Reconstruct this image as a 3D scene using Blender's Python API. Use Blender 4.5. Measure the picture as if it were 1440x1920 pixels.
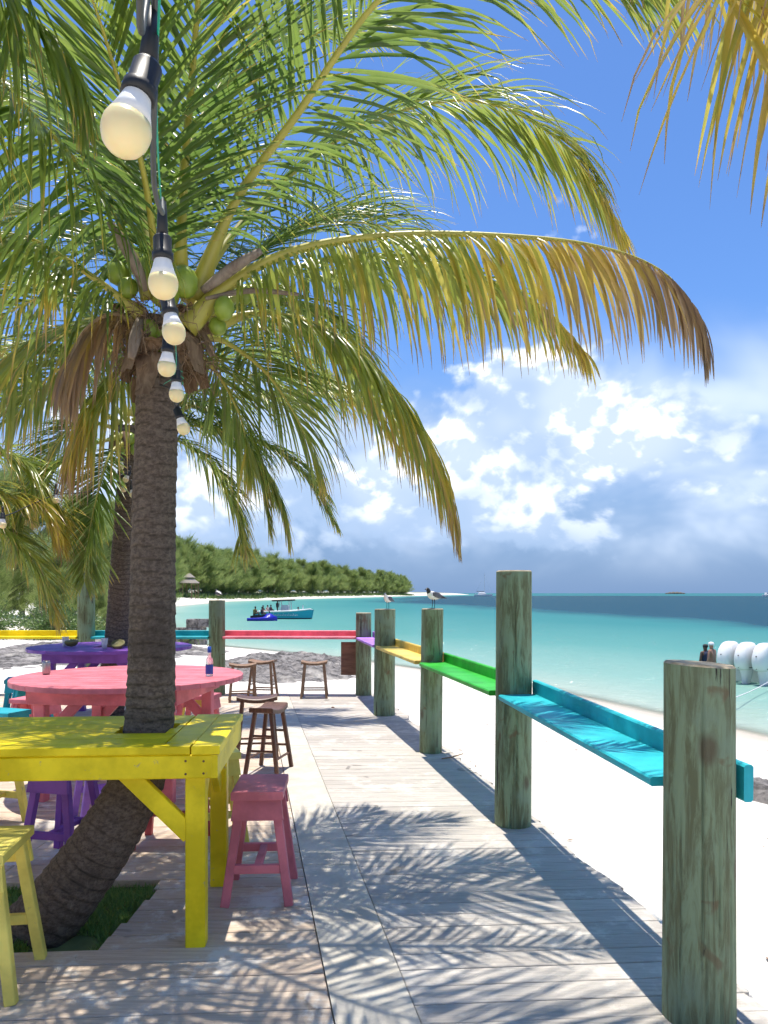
import bpy, bmesh, math, random
import numpy as np
from mathutils import Vector, Matrix, noise
R = math.radians
random.seed(7); RNG = np.random.default_rng(7)
for o in list(bpy.data.objects): bpy.data.objects.remove(o)
S = bpy.context.scene
C = S.collection

# ------------------------------------------------------------------ camera
CAMH = 1.62; F = 1450.0; HZ = 1112.0          # eye height, focal length in photo pixels, horizon row
cam = bpy.data.cameras.new('camera'); camo = bpy.data.objects.new('camera', cam); C.objects.link(camo)
camo.location = (0, 0, CAMH); camo.rotation_euler = (R(90), 0, 0)
cam.sensor_fit = 'VERTICAL'; cam.sensor_height = 36.0; cam.lens = F / 1920 * 36
cam.shift_y = (HZ - 960) / 1920
cam.clip_start = 0.05; cam.clip_end = 20000
S.camera = camo
def at(px, py, d):                             # photo pixel + metres ahead -> world point
    return Vector(((px - 720) / F * d, d, CAMH - (py - HZ) / F * d))

# ------------------------------------------------------------------ world, sun, exposure
SUN_EL, SUN_AZ = 84.0, -9.0                    # ahead of the camera, a little to the left
W = bpy.data.worlds.new('World'); S.world = W; W.use_nodes = True
W.cycles.sampling_method = 'MANUAL'; W.cycles.sample_map_resolution = 512
nt = W.node_tree; nt.nodes.clear()
class NT:
    def __init__(s, tree): s.t = tree; s.n = tree.nodes; s.l = tree.links
    def node(s, typ, **kw):
        n = s.n.new(typ)
        for k, v in kw.items(): setattr(n, k, v)
        return n
    def link(s, a, b): s.l.new(a, b)
    def put(s, sock, v):
        if hasattr(v, 'is_linked') or isinstance(v, bpy.types.NodeSocket): s.l.new(v, sock)
        else: sock.default_value = v
    def math(s, op, a, b=0.0, c=0.0, clamp=False):
        n = s.n.new('ShaderNodeMath'); n.operation = op; n.use_clamp = clamp
        s.put(n.inputs[0], a); s.put(n.inputs[1], b); s.put(n.inputs[2], c); return n.outputs[0]
    def mix(s, f, a, b):
        n = s.n.new('ShaderNodeMix'); n.data_type = 'RGBA'
        s.put(n.inputs[0], f)
        for i, v in ((6, a), (7, b)):
            if isinstance(v, (tuple, list)) and len(v) == 3: v = (*v, 1)
            s.put(n.inputs[i], v)
        return n.outputs[2]
    def noise(s, vec, scale, detail=4, rough=.55, dist=0.0, out=0):
        n = s.n.new('ShaderNodeTexNoise'); 
        if vec is not None: s.l.new(vec, n.inputs['Vector'])
        n.inputs['Scale'].default_value = scale; n.inputs['Detail'].default_value = detail
        n.inputs['Roughness'].default_value = rough; n.inputs['Distortion'].default_value = dist
        return n.outputs[out]
    def ramp(s, f, stops, interp='LINEAR'):
        n = s.n.new('ShaderNodeValToRGB'); r = n.color_ramp; r.interpolation = interp
        while len(r.elements) < len(stops): r.elements.new(.5)
        for e, (p, c) in zip(r.elements, stops):
            e.position = p; e.color = c if len(c) == 4 else (*c, 1)
        s.l.new(f, n.inputs[0]); return n.outputs[0]
    def smooth(s, x, lo, hi):
        n = s.n.new('ShaderNodeMapRange'); n.interpolation_type = 'SMOOTHSTEP'; s.put(n.inputs[0], x)
        n.inputs[1].default_value = lo; n.inputs[2].default_value = hi; return n.outputs[0]
    def mapping(s, vec, scale=(1, 1, 1), loc=(0, 0, 0)):
        n = s.n.new('ShaderNodeMapping'); s.l.new(vec, n.inputs[0]); n.inputs['Scale'].default_value = scale
        n.inputs['Location'].default_value = loc; return n.outputs[0]

w = NT(nt)
sky = w.node('ShaderNodeTexSky', sky_type='NISHITA', sun_disc=False, sun_elevation=R(SUN_EL), sun_rotation=R(SUN_AZ),
             air_density=1.0, dust_density=0.7, ozone_density=1.5)
tint = w.node('ShaderNodeMix', data_type='RGBA', blend_type='MULTIPLY'); tint.inputs[0].default_value = 1.0
w.link(sky.outputs[0], tint.inputs[6]); tint.inputs[7].default_value = (.67, .785, 1.0, 1)
hs = w.node('ShaderNodeHueSaturation'); hs.inputs['Saturation'].default_value = 1.10; w.link(tint.outputs[2], hs.inputs['Color'])
bg = w.node('ShaderNodeBackground'); w.link(hs.outputs[0], bg.inputs[0]); bg.inputs[1].default_value = 0.062
tc = w.node('ShaderNodeTexCoord'); sep = w.node('ShaderNodeSeparateXYZ'); w.link(tc.outputs['Generated'], sep.inputs[0])
az = w.math('ARCTAN2', sep.outputs[0], sep.outputs[1]); el = w.math('ARCSINE', sep.outputs[2])
def cloud_vec(da, de, k=1.0, o=(0, 0)):
    c = w.node('ShaderNodeCombineXYZ'); w.link(w.math('ADD', w.math('MULTIPLY', w.math('ADD', az, da), k), o[0]), c.inputs[0]); w.link(w.math('ADD', w.math('MULTIPLY', w.math('ADD', el, de), 1.3 * k), o[1]), c.inputs[1])
    return c.outputs[0]
def bump_at(a0, e0, ra, re):
    x = w.math('DIVIDE', w.math('SUBTRACT', az, R(a0)), R(ra)); y = w.math('DIVIDE', w.math('SUBTRACT', el, R(e0)), R(re))
    q = w.math('ADD', w.math('MULTIPLY', x, x), w.math('MULTIPLY', y, y))
    return w.math('POWER', 2.718, w.math('MULTIPLY', q, -1.0))
def density(da, de):
    v = cloud_vec(da, de); v2 = cloud_vec(da, de, 1.0, (3.1, 1.7))
    n1 = w.noise(v, 6.0, 6, .60, .30)
    vo = w.node('ShaderNodeTexVoronoi'); vo.feature = 'F1'; vo.inputs['Scale'].default_value = 30.0; vo.inputs['Detail'].default_value = 1; vo.inputs['Roughness'].default_value = .6
    w.link(v2, vo.inputs['Vector'])                                     # cauliflower heads
    return w.math('ADD', w.math('MULTIPLY', n1, .9), w.math('MULTIPLY', w.math('SUBTRACT', .5, vo.outputs['Distance']), .13))
# one bank of cumulus round the horizon all the way, thicker where the big clouds stand
band = w.math('MULTIPLY', w.smooth(el, R(19), R(8)), w.smooth(el, R(-1), R(3)))
cov = w.math('MULTIPLY', band, .045)
for (a0, e0, ra, re, k) in ((10, 13.2, 7, 4.0, .44), (17, 11.3, 6.5, 2.8, .32), (0, 6.5, 8, 3.2, .28), (10, 7.0, 7, 3.0, .25), (28.5, 16.2, 2.4, 2.0, .22), (25, 7.0, 3.6, 1.5, .22), (24, 10.5, 3, 1.2, .14), (14, 4.2, 8, 1.3, .16), (-14, 8, 10, 6, .22)):
    cov = w.math('ADD', cov, w.math('MULTIPLY', bump_at(a0, e0, ra, re), k))
ring = w.math('MULTIPLY', w.smooth(w.math('ABSOLUTE', az), R(30), R(50)), bump_at(0, 10, 20000, 6))
wob = w.math('ADD', .75, w.math('MULTIPLY', w.math('COSINE', w.math('MULTIPLY', az, 7.0)), .25))
cov = w.math('ADD', cov, w.math('MULTIPLY', w.math('MULTIPLY', ring, wob), .25))
d0 = density(0.0, 0.0); full = w.math('ADD', d0, cov)
dens = w.smooth(full, .545, .68)
d1 = density(-.007, .024)
lit = w.smooth(w.math('SUBTRACT', d0, d1), -.03, .11)
patch = w.smooth(w.noise(cloud_vec(0, 0, 1, (9.3, 4.2)), 8, 2, .5), .36, .62)
lit2 = w.math('MULTIPLY', w.math('MULTIPLY', w.math('ADD', w.math('MULTIPLY', lit, .8), .2), w.math('ADD', w.math('MULTIPLY', patch, .85), .28)), w.smooth(el, R(0.0), R(11)), clamp=True)
ccol = w.mix(lit2, (.27, .38, .56), (1.0, 1.0, 1.0))
bgc = w.node('ShaderNodeBackground'); w.link(ccol, bgc.inputs[0]); bgc.inputs[1].default_value = 0.54
bgh = w.node('ShaderNodeBackground'); bgh.inputs[0].default_value = (.225, .375, .66, 1); bgh.inputs[1].default_value = .31       # humid air low over the sea
mh = w.node('ShaderNodeMixShader'); w.link(w.math('MULTIPLY', w.smooth(el, R(20), R(0)), .92), mh.inputs[0]); w.link(bg.outputs[0], mh.inputs[1]); w.link(bgh.outputs[0], mh.inputs[2])
# thin grey layer cloud behind and below the cumulus, all round
sv = w.noise(cloud_vec(0, 0, 1, (5.5, 2.2)), 4.5, 4, .55, .4); sc = w.math('MULTIPLY', w.smooth(el, R(22), R(9)), .10)
for (a0, e0, ra, re, k) in ((4, 11, 13, 7, .24), (22, 7, 8, 4, .14), (-20, 10, 12, 6, .2)):
    sc = w.math('ADD', sc, w.math('MULTIPLY', bump_at(a0, e0, ra, re), k))
sc = w.math('ADD', sc, w.math('MULTIPLY', ring, .2))
sden = w.math('MULTIPLY', w.smooth(w.math('ADD', sv, sc), .46, .86), w.smooth(el, R(21), R(13)))
scol = w.mix(w.smooth(sv, .35, .68), (.33, .46, .69), (.60, .71, .88))
bgs = w.node('ShaderNodeBackground'); w.link(scol, bgs.inputs[0]); bgs.inputs[1].default_value = .43
ml = w.node('ShaderNodeMixShader'); w.link(w.math('MULTIPLY', w.math('MULTIPLY', sden, .95), w.smooth(el, R(.0), R(5))), ml.inputs[0]); w.link(mh.outputs[0], ml.inputs[1]); w.link(bgs.outputs[0], ml.inputs[2])
mixs = w.node('ShaderNodeMixShader'); w.link(w.math('MULTIPLY', w.math('MULTIPLY', dens, .94), w.smooth(el, R(.5), R(5))), mixs.inputs[0]); w.link(ml.outputs[0], mixs.inputs[1]); w.link(bgc.outputs[0], mixs.inputs[2])
wo = w.node('ShaderNodeOutputWorld'); w.link(mixs.outputs[0], wo.inputs[0])

sd = Vector((math.sin(R(SUN_AZ)) * math.cos(R(SUN_EL)), math.cos(R(SUN_AZ)) * math.cos(R(SUN_EL)), math.sin(R(SUN_EL))))
sl = bpy.data.lights.new('sun', 'SUN'); so = bpy.data.objects.new('sun', sl); C.objects.link(so)
so.rotation_euler = sd.to_track_quat('Z', 'Y').to_euler(); sl.energy = 2.0; sl.angle = R(.53); sl.color = (1.0, .94, .84)
S.view_settings.view_transform = 'Standard'; S.view_settings.look = 'None'; S.view_settings.gamma = 1.0
S.view_settings.exposure = 1.65
try:
    S.cycles.max_bounces = 5; S.cycles.use_adaptive_sampling = True; S.cycles.adaptive_threshold = .03; S.cycles.glossy_bounces = 2; S.cycles.diffuse_bounces = 4; S.cycles.transmission_bounces = 4; S.cycles.transparent_max_bounces = 12; S.cycles.caustics_reflective = False; S.cycles.caustics_refractive = False
except Exception: pass

# ------------------------------------------------------------------ materials
def mat(name):
    m = bpy.data.materials.new(name); m.use_nodes = True
    t = NT(m.node_tree); b = m.node_tree.nodes['Principled BSDF']; return m, t, b
def coords(t, kind='Object'):
    n = t.node('ShaderNodeTexCoord'); return n.outputs[kind]
def objrand(t):
    n = t.node('ShaderNodeObjectInfo'); return n.outputs['Random']
def offs(t, vec, amt=37.0):
    c = t.node('ShaderNodeVectorMath', operation='ADD'); t.link(vec, c.inputs[0]); t.link(t.math('MULTIPLY', objrand(t), amt), c.inputs[1]); return c.outputs[0]
def bump(t, b, h, strength, dist):
    n = t.node('ShaderNodeBump'); n.inputs['Strength'].default_value = strength; n.inputs['Distance'].default_value = dist
    t.link(h, n.inputs['Height']); t.link(n.outputs[0], b.inputs['Normal'])
def paint(name, col, rough=.42, wear=.6, under=(.33, .27, .21)):
    m, t, b = mat(name); v = offs(t, coords(t))
    n = t.noise(v, 3.0, 5, .6); g = t.noise(t.mapping(v, (1, 1, .25)), 40, 4, .6)
    dark = tuple(c * .74 for c in col); lite = tuple(min(1, c * 1.08 + .012) for c in col)
    c1 = t.mix(t.smooth(n, .35, .65), dark, lite)
    wn = t.noise(v, 17, 8, .72, .4)
    c2 = t.mix(t.math('MULTIPLY', t.smooth(wn, .63, .69), wear), c1, under)
    t.link(c2, b.inputs['Base Color']); t.link(t.math('ADD', t.math('MULTIPLY', wn, .3), rough - .12), b.inputs['Roughness'])
    b.inputs['Specular IOR Level'].default_value = .22; bump(t, b, t.math('ADD', g, t.math('MULTIPLY', wn, .6)), .25, .004); return m
def plain(name, col, rough=.5, metal=0.0, var=.15, scale=8, **kw):
    m, t, b = mat(name); v = offs(t, coords(t)); n = t.noise(v, scale, 5, .6)
    t.link(t.mix(n, tuple(c * (1 - var) for c in col), tuple(min(1, c * (1 + var)) for c in col)), b.inputs['Base Color'])
    b.inputs['Roughness'].default_value = rough; b.inputs['Metallic'].default_value = metal
    for k, x in kw.items(): b.inputs[k.replace('_', ' ')].default_value = x
    return m
M = {}
M['yellow'] = paint('yellow_paint', (.90, .70, .006), .42)
M['pale_yellow'] = paint('pale_yellow_paint', (.84, .71, .15), .5)
M['pink'] = paint('pink_paint', (.69, .19, .225), .5)
M['purple'] = paint('purple_paint', (.235, .08, .42), .45)
M['lilac'] = paint('lilac_paint', (.46, .22, .72), .45)
M['teal'] = paint('teal_paint', (.02, .36, .42), .45)
M['aqua'] = paint('aqua_paint', (.025, .46, .52), .45, .6)
M['green'] = paint('green_paint', (.035, .42, .035), .42)
M['butter'] = paint('butter_paint', (.80, .58, .13), .5)
M['rose'] = paint('rose_paint', (.84, .20, .25), .45)
M['red'] = paint('faded_red_paint', (.50, .09, .10), .55)

def wood(name, a, b_, rough=.6, sx=(1, 1, .12)):
    m, t, b = mat(name); v = offs(t, coords(t)); n = t.noise(t.mapping(v, sx), 26, 7, .65, .6); n2 = t.noise(v, 4, 4)
    c = t.mix(t.smooth(n, .3, .7), a, b_); c = t.mix(t.math('MULTIPLY', n2, .35), c, tuple(x * .5 for x in a))
    t.link(c, b.inputs['Base Color']); b.inputs['Roughness'].default_value = rough; bump(t, b, n, .35, .004); return m
M['brown'] = wood('dark_stained_wood', (.085, .038, .022), (.19, .09, .05), .45)
M['tan'] = wood('bare_brown_wood', (.20, .11, .06), (.36, .22, .13), .6)
M['ply'] = wood('plywood', (.17, .075, .05), (.30, .16, .10), .7, (.15, 1, 1))

# treated pilings
m, t, b = mat('treated_piling'); v = offs(t, coords(t))
n1 = t.noise(t.mapping(v, (1, 1, .13)), 24, 8, .70, .5); n2 = t.noise(v, 2.6, 4, .55); n3 = t.noise(t.mapping(v, (1, 1, .045)), 42, 5, .6, .3)
c = t.mix(t.smooth(n1, .40, .60), (.105, .125, .058), (.215, .305, .175))
c = t.mix(t.smooth(n2, .50, .72), c, (.185, .275, .185)); c = t.mix(t.math('MULTIPLY', t.smooth(t.noise(v, 6.5, 3, .5, .6), .64, .72), .75), c, (.13, .075, .035))
kv = t.node('ShaderNodeTexVoronoi'); kv.inputs['Scale'].default_value = 3.4; t.link(t.mapping(v, (1, 1, .6)), kv.inputs['Vector'])
c = t.mix(t.math('MULTIPLY', t.smooth(kv.outputs['Distance'], .17, .07), .8), c, (.075, .045, .025))
c = t.mix(t.math('MULTIPLY', objrand(t), .22), c, (.19, .17, .085)); crack = t.smooth(n3, .645, .68); c = t.mix(crack, c, (.022, .018, .012))
t.link(c, b.inputs['Base Color']); b.inputs['Roughness'].default_value = .8
bump(t, b, t.math('SUBTRACT', t.math('ADD', n1, t.math('MULTIPLY', n3, .3)), t.math('MULTIPLY', crack, 1.6)), .6, .008); M['piling'] = m
M['endgrain'] = wood('piling_end_grain', (.30, .24, .15), (.55, .47, .33), .85, (1, 1, 1))

# planks (weathered) with a random tone for each plank and wind-blown sand
def plank_mat(name, a, c_, sand):
    m, t, b = mat(name); v = coords(t, 'Object'); geo = t.node('ShaderNodeNewGeometry').outputs['Position']
    r = objrand(t); vv = offs(t, geo, 61)
    g = t.noise(t.mapping(vv, (.7, 14, 3)), 5.5, 9, .72, .5); st = t.noise(geo, 2.4, 6, .62, .5); s2 = t.noise(geo, 11, 8, .75)
    col = t.mix(t.smooth(g, .32, .68), a, c_); kn = t.noise(vv, 2.3, 2, .5, 1.5); col = t.mix(t.math('MULTIPLY', t.smooth(kn, .68, .74), .7), col, tuple(x * .35 for x in a))
    col = t.mix(t.math('MULTIPLY', r, .38), col, tuple(x * .66 for x in a))
    col = t.mix(t.math('MULTIPLY', t.smooth(g, .58, .72), .75), col, tuple(x * .38 for x in a))
    sn = t.smooth(t.math('ADD', t.math('MULTIPLY', st, .6), t.math('MULTIPLY', s2, .4)), .50, .60)
    col = t.mix(t.math('MULTIPLY', sn, sand), col, (.68, .64, .57))
    t.link(col, b.inputs['Base Color']); b.inputs['Roughness'].default_value = .85
    bump(t, b, t.math('ADD', g, t.math('MULTIPLY', s2, .4)), .5, .005); return m
M['plank'] = plank_mat('sun_bleached_plank', (.40, .36, .315), (.585, .54, .48), .55)
M['plank_old'] = plank_mat('worn_painted_plank', (.50, .38, .285), (.70, .58, .45), .9)
m, t, b = mat('cement_strip'); v = t.node('ShaderNodeNewGeometry').outputs['Position']
n = t.noise(v, 5, 9, .7, .3); n2 = t.noise(v, 60, 3, .6)
c = t.mix(t.smooth(n, .3, .7), (.52, .475, .395), (.68, .63, .53)); c = t.mix(t.math('MULTIPLY', n2, .3), c, (.2, .19, .17))
t.link(c, b.inputs['Base Color']); b.inputs['Roughness'].default_value = .9; bump(t, b, t.math('ADD', n, n2), .5, .004); M['cement'] = m

# sand
m, t, b = mat('white_sand'); v = t.node('ShaderNodeNewGeometry').outputs['Position']
n = t.noise(v, .8, 6, .6); n2 = t.noise(v, 7, 8, .7); n3 = t.noise(v, 180, 2, .5)
c = t.mix(n, (.66, .61, .53), (.76, .72, .65)); c = t.mix(t.math('MULTIPLY', t.smooth(n2, .62, .75), .25), c, (.45, .38, .30))
sz = t.node('ShaderNodeSeparateXYZ'); t.link(v, sz.inputs[0])
wet = t.smooth(t.math('ADD', sz.outputs[2], t.math('MULTIPLY', n, .10)), -.92, -1.12)
c = t.mix(t.math('MULTIPLY', wet, .8), c, (.50, .42, .30))
gatt = t.node('ShaderNodeAttribute', attribute_name='scrub').outputs['Fac']
c = t.mix(gatt, c, t.mix(n2, (.05, .08, .02), (.16, .18, .06)))
t.link(c, b.inputs['Base Color']); b.inputs['Roughness'].default_value = .95
t.link(t.math('SUBTRACT', .95, t.math('MULTIPLY', wet, .55)), b.inputs['Roughness'])
bump(t, b, t.math('ADD', n2, t.math('MULTIPLY', n3, .3)), .5, .03); M['sand'] = m

# sea: colour of the water by depth and sea bed (sand, then sea grass, then sand bank)
m, t, b = mat('sea_water'); v = t.node('ShaderNodeNewGeometry').outputs['Position']
sh = t.node('ShaderNodeAttribute', attribute_name='shore').outputs['Fac']
gr = t.node('ShaderNodeAttribute', attribute_name='grass').outputs['Fac']
big = t.noise(t.mapping(v, (.03, .012, .03)), 1.0, 6, .6, .5)
x = t.math('ADD', sh, t.math('MULTIPLY', t.math('SUBTRACT', big, .5), .16))
c = t.ramp(x, [(0, (.42, .48, .39)), (.12, (.23, .40, .335)), (.30, (.095, .29, .255)), (.55, (.036, .205, .20)), (1, (.020, .15, .165))])
gp = t.smooth(t.math('ADD', gr, t.math('MULTIPLY', t.math('SUBTRACT', big, .5), 1.1)), .28, .68)
c = t.mix(gp, c, (.008, .058, .088))
t.link(c, b.inputs['Base Color']); b.inputs['Roughness'].default_value = .30; b.inputs['IOR'].default_value = 1.33
b.inputs['Specular IOR Level'].default_value = .06
w1 = t.noise(t.mapping(v, (.8, 1.6, 1)), 1.6, 6, .62, .6); w2 = t.noise(t.mapping(v, (.10, .25, 1)), 1.0, 5, .6, .3)
bn = t.node('ShaderNodeBump'); bn.inputs['Strength'].default_value = .8; bn.inputs['Distance'].default_value = .2; t.link(t.math('ADD', w1, t.math('MULTIPLY', w2, 2.0)), bn.inputs['Height'])
df = t.node('ShaderNodeBsdfDiffuse'); t.link(c, df.inputs[0]); t.link(bn.outputs[0], df.inputs['Normal'])
gl = t.node('ShaderNodeBsdfGlossy'); gl.inputs['Roughness'].default_value = .12; t.link(bn.outputs[0], gl.inputs['Normal'])
fr = t.node('ShaderNodeFresnel'); fr.inputs[0].default_value = 1.33; t.link(bn.outputs[0], fr.inputs['Normal'])
wm = t.node('ShaderNodeMixShader'); t.link(t.math('MINIMUM', fr.outputs[0], .20), wm.inputs[0]); t.link(df.outputs[0], wm.inputs[1]); t.link(gl.outputs[0], wm.inputs[2])     # waves never let the whole sea mirror the sky
tr = t.node('ShaderNodeBsdfTransparent'); ms = t.node('ShaderNodeMixShader')
foam = t.noise(v, 2.2, 6, .7, .5)
t.link(t.smooth(t.math('ADD', sh, t.math('MULTIPLY', t.math('SUBTRACT', foam, .5), .02)), .0, .055), ms.inputs[0]); t.link(tr.outputs[0], ms.inputs[1]); t.link(wm.outputs[0], ms.inputs[2])
t.link(ms.outputs[0], m.node_tree.nodes['Material Output'].inputs[0]); M['sea'] = m

# palm leaves
def leaf_mat(name, ramp, gloss=.27, trans=.58):
    m, t, b = mat(name)
    a = t.node('ShaderNodeAttribute', attribute_name='tint').outputs['Fac']
    r = t.node('ShaderNodeAttribute', attribute_name='rnd').outputs['Fac']
    v = coords(t, 'Object'); n = t.noise(v, 9, 4, .6)
    f = t.math('ADD', a, t.math('MULTIPLY', t.math('SUBTRACT', n, .5), .30))
    c = t.ramp(f, ramp); c2 = t.mix(t.math('MULTIPLY', r, .5), c, t.mix(.5, c, (.02, .03, .008)))
    t.link(c2, b.inputs['Base Color']); b.inputs['Roughness'].default_value = gloss; b.inputs['Specular IOR Level'].default_value = .85
    tl = t.node('ShaderNodeBsdfTranslucent'); br = t.node('ShaderNodeMix'); 
    g = t.node('ShaderNodeGamma'); g.inputs[1].default_value = .68; t.link(c2, g.inputs[0]); t.link(g.outputs[0], tl.inputs[0])
    ms = t.node('ShaderNodeMixShader'); ms.inputs[0].default_value = trans
    t.link(b.outputs[0], ms.inputs[1]); t.link(tl.outputs[0], ms.inputs[2]); t.link(ms.outputs[0], m.node_tree.nodes['Material Output'].inputs[0]); return m
PR = [(0, (.070, .145, .014)), (.25, (.165, .245, .024)), (.45, (.31, .35, .036)), (.62, (.60, .42, .040)), (.78, (.36, .22, .085)), (1, (.24, .155, .095))]
M['leaf'] = leaf_mat('palm_leaf', PR)
M['needle'] = leaf_mat('casuarina_needle', [(0, (.15, .24, .042)), (.5, (.27, .36, .075)), (1, (.40, .45, .12))], .6, .5)
M['bush'] = leaf_mat('shrub_leaf', [(0, (.05, .12, .02)), (1, (.14, .22, .04))], .4, .35)
M['grass'] = leaf_mat('grass_blade', [(0, (.10, .24, .03)), (1, (.24, .38, .06))], .5, .4)
M['rachis'] = plain('leaf_stalk', (.40, .36, .06), .4, var=.25, scale=5)
M['rachis_brown'] = plain('dry_leaf_stalk', (.28, .18, .09), .6, var=.25, scale=5)
M['coconut'] = plain('green_coconut', (.22, .30, .035), .35, var=.3, scale=12)
M['fibre'] = wood('palm_fibre', (.13, .075, .04), (.33, .22, .13), .9)
M['spathe'] = wood('dry_spathe', (.17, .12, .09), (.33, .27, .21), .8)
m, t, b = mat('palm_bark'); v = offs(t, coords(t))
n = t.noise(t.mapping(v, (1, 1, 1.5)), 40, 8, .74, .2); n2 = t.noise(v, 3, 4, .6); n3 = t.noise(t.mapping(v, (1, 1, .22)), 60, 5, .7)
rg = t.node('ShaderNodeAttribute', attribute_name='ring').outputs['Fac']
c = t.mix(t.smooth(n, .30, .70), (.062, .043, .031), (.205, .155, .115)); c = t.mix(t.math('MULTIPLY', t.smooth(n2, .55, .68), .5), c, (.045, .033, .025))
c = t.mix(t.math('MULTIPLY', t.smooth(n3, .55, .75), .40), c, (.27, .22, .175)); c = t.mix(t.math('MULTIPLY', rg, .95), c, (.020, .014, .010))
t.link(c, b.inputs['Base Color']); b.inputs['Roughness'].default_value = .9; bump(t, b, t.math('ADD', n, n3), 1.0, .008); M['bark'] = m
M['grey_bark'] = wood('grey_bark', (.09, .075, .06), (.20, .17, .14), .9)
m, t, b = mat('coral_rock'); v = t.node('ShaderNodeNewGeometry').outputs['Position']
n = t.noise(v, 3.5, 9, .72, .4); n2 = t.noise(v, .7, 3)
c = t.mix(t.smooth(n, .33, .66), (.05, .046, .042), (.34, .31, .285)); c = t.mix(t.smooth(n2, .58, .72), c, (.50, .46, .40))
t.link(c, b.inputs['Base Color']); b.inputs['Roughness'].default_value = .95; bump(t, b, n, 1.0, .08); M['rock'] = m
M['soil'] = plain('mossy_soil', (.16, .20, .07), .95, var=.6, scale=9)
M['screw'] = plain('rusty_screw', (.16, .09, .04), .6, .6)
M['socket'] = plain('black_rubber', (.012, .012, .013), .45)
M['cable'] = plain('grey_cable', (.06, .065, .065), .5)
M['cord_green'] = plain('green_cord', (.01, .36, .22), .5)
M['bulb_white'] = plain('bulb_collar', (.78, .77, .75), .35, var=.03)
M['bulb'] = plain('bulb_diffuser', (.82, .68, .36), .3, var=.05, Subsurface_Weight=.25)
M['gull_white'] = plain('white_plumage', (.72, .70, .67), .8, var=.06)
M['gull_grey'] = plain('grey_plumage', (.10, .10, .115), .8, var=.12)
M['gull_black'] = plain('black_plumage', (.018, .018, .02), .7)
M['gel'] = plain('white_gelcoat', (.78, .77, .74), .22, var=.03)
M['hull_teal'] = plain('turquoise_hull', (.02, .40, .50), .3, var=.12, scale=2)
M['navy'] = plain('navy_bottom', (.015, .03, .06), .4)
M['canvas'] = plain('grey_canvas', (.07, .065, .06), .8)
M['alu'] = plain('aluminium', (.6, .6, .62), .3, 1.0)
M['blue'] = plain('jet_ski_blue', (.018, .022, .42), .25)
M['black'] = plain('black_plastic', (.015, .015, .017), .45)
M['skin'] = plain('skin', (.34, .17, .11), .55)
M['skin_dark'] = plain('dark_skin', (.10, .05, .032), .55)
M['cloth_navy'] = plain('navy_cloth', (.02, .03, .07), .8)
M['cloth_yellow'] = plain('olive_cloth', (.28, .24, .05), .8)
M['cloth_white'] = plain('white_cloth', (.7, .7, .7), .8)
M['thatch'] = wood('thatch', (.22, .19, .16), (.42, .37, .31), .95)
m, t, b = mat('clear_glass'); b.inputs['Transmission Weight'].default_value = .85; b.inputs['Roughness'].default_value = .08; b.inputs['Base Color'].default_value = (.86, .92, .92, 1); b.inputs['Alpha'].default_value = .6; M['glass'] = m
m, t, b = mat('clear_plastic'); b.inputs['Base Color'].default_value = (.85, .87, .86, 1); b.inputs['Roughness'].default_value = .25; b.inputs['Alpha'].default_value = .42; M['cup'] = m
M['label_blue'] = plain('blue_label', (.02, .07, .36), .4)
M['can'] = plain('can_metal', (.34, .33, .32), .3, .9)
M['shell'] = plain('husk', (.17, .15, .045), .6, var=.4)
M['flesh'] = plain('coconut_flesh', (.55, .42, .16), .6)

# ------------------------------------------------------------------ mesh helpers
def link(name, me, parent=None):
    o = bpy.data.objects.new(name, me); C.objects.link(o)
    if parent is not None: o.parent = parent
    return o
def mesh(name, vs, fs, mt, parent=None, smooth=False, attrs=None, mids=None):
    me = bpy.data.meshes.new(name); me.from_pydata([tuple(v) for v in vs], [], fs)
    for x in (mt if isinstance(mt, (list, tuple)) else [mt]): me.materials.append(x)
    if mids is not None: me.polygons.foreach_set('material_index', mids)
    if smooth: me.polygons.foreach_set('use_smooth', [True] * len(me.polygons))
    for k, a in (attrs or {}).items():
        at_ = me.attributes.new(k, 'FLOAT', 'POINT'); at_.data.foreach_set('value', np.asarray(a, dtype=np.float32))
    me.update(); return link(name, me, parent)
def tag(o, label, cat, group=None):
    o['label'] = label; o['category'] = cat
    if group: o['group'] = group
    return o
def thing(name, label, cat, loc=(0, 0, 0), rz=0.0, group=None):
    o = link(name, None); o.location = loc; o.rotation_euler = (0, 0, rz); o.empty_display_size = .1
    return tag(o, label, cat, group)
def copy_tree(root, loc, rz, label, group=None):
    r = root.copy(); C.objects.link(r); r.location = loc; r.rotation_euler = (0, 0, rz); r['label'] = label
    if group: r['group'] = group
    for ch in list(root.children):
        c_ = ch.copy(); C.objects.link(c_); c_.parent = r
        for g in list(ch.children):
            d_ = g.copy(); C.objects.link(d_); d_.parent = c_
    return r
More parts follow.
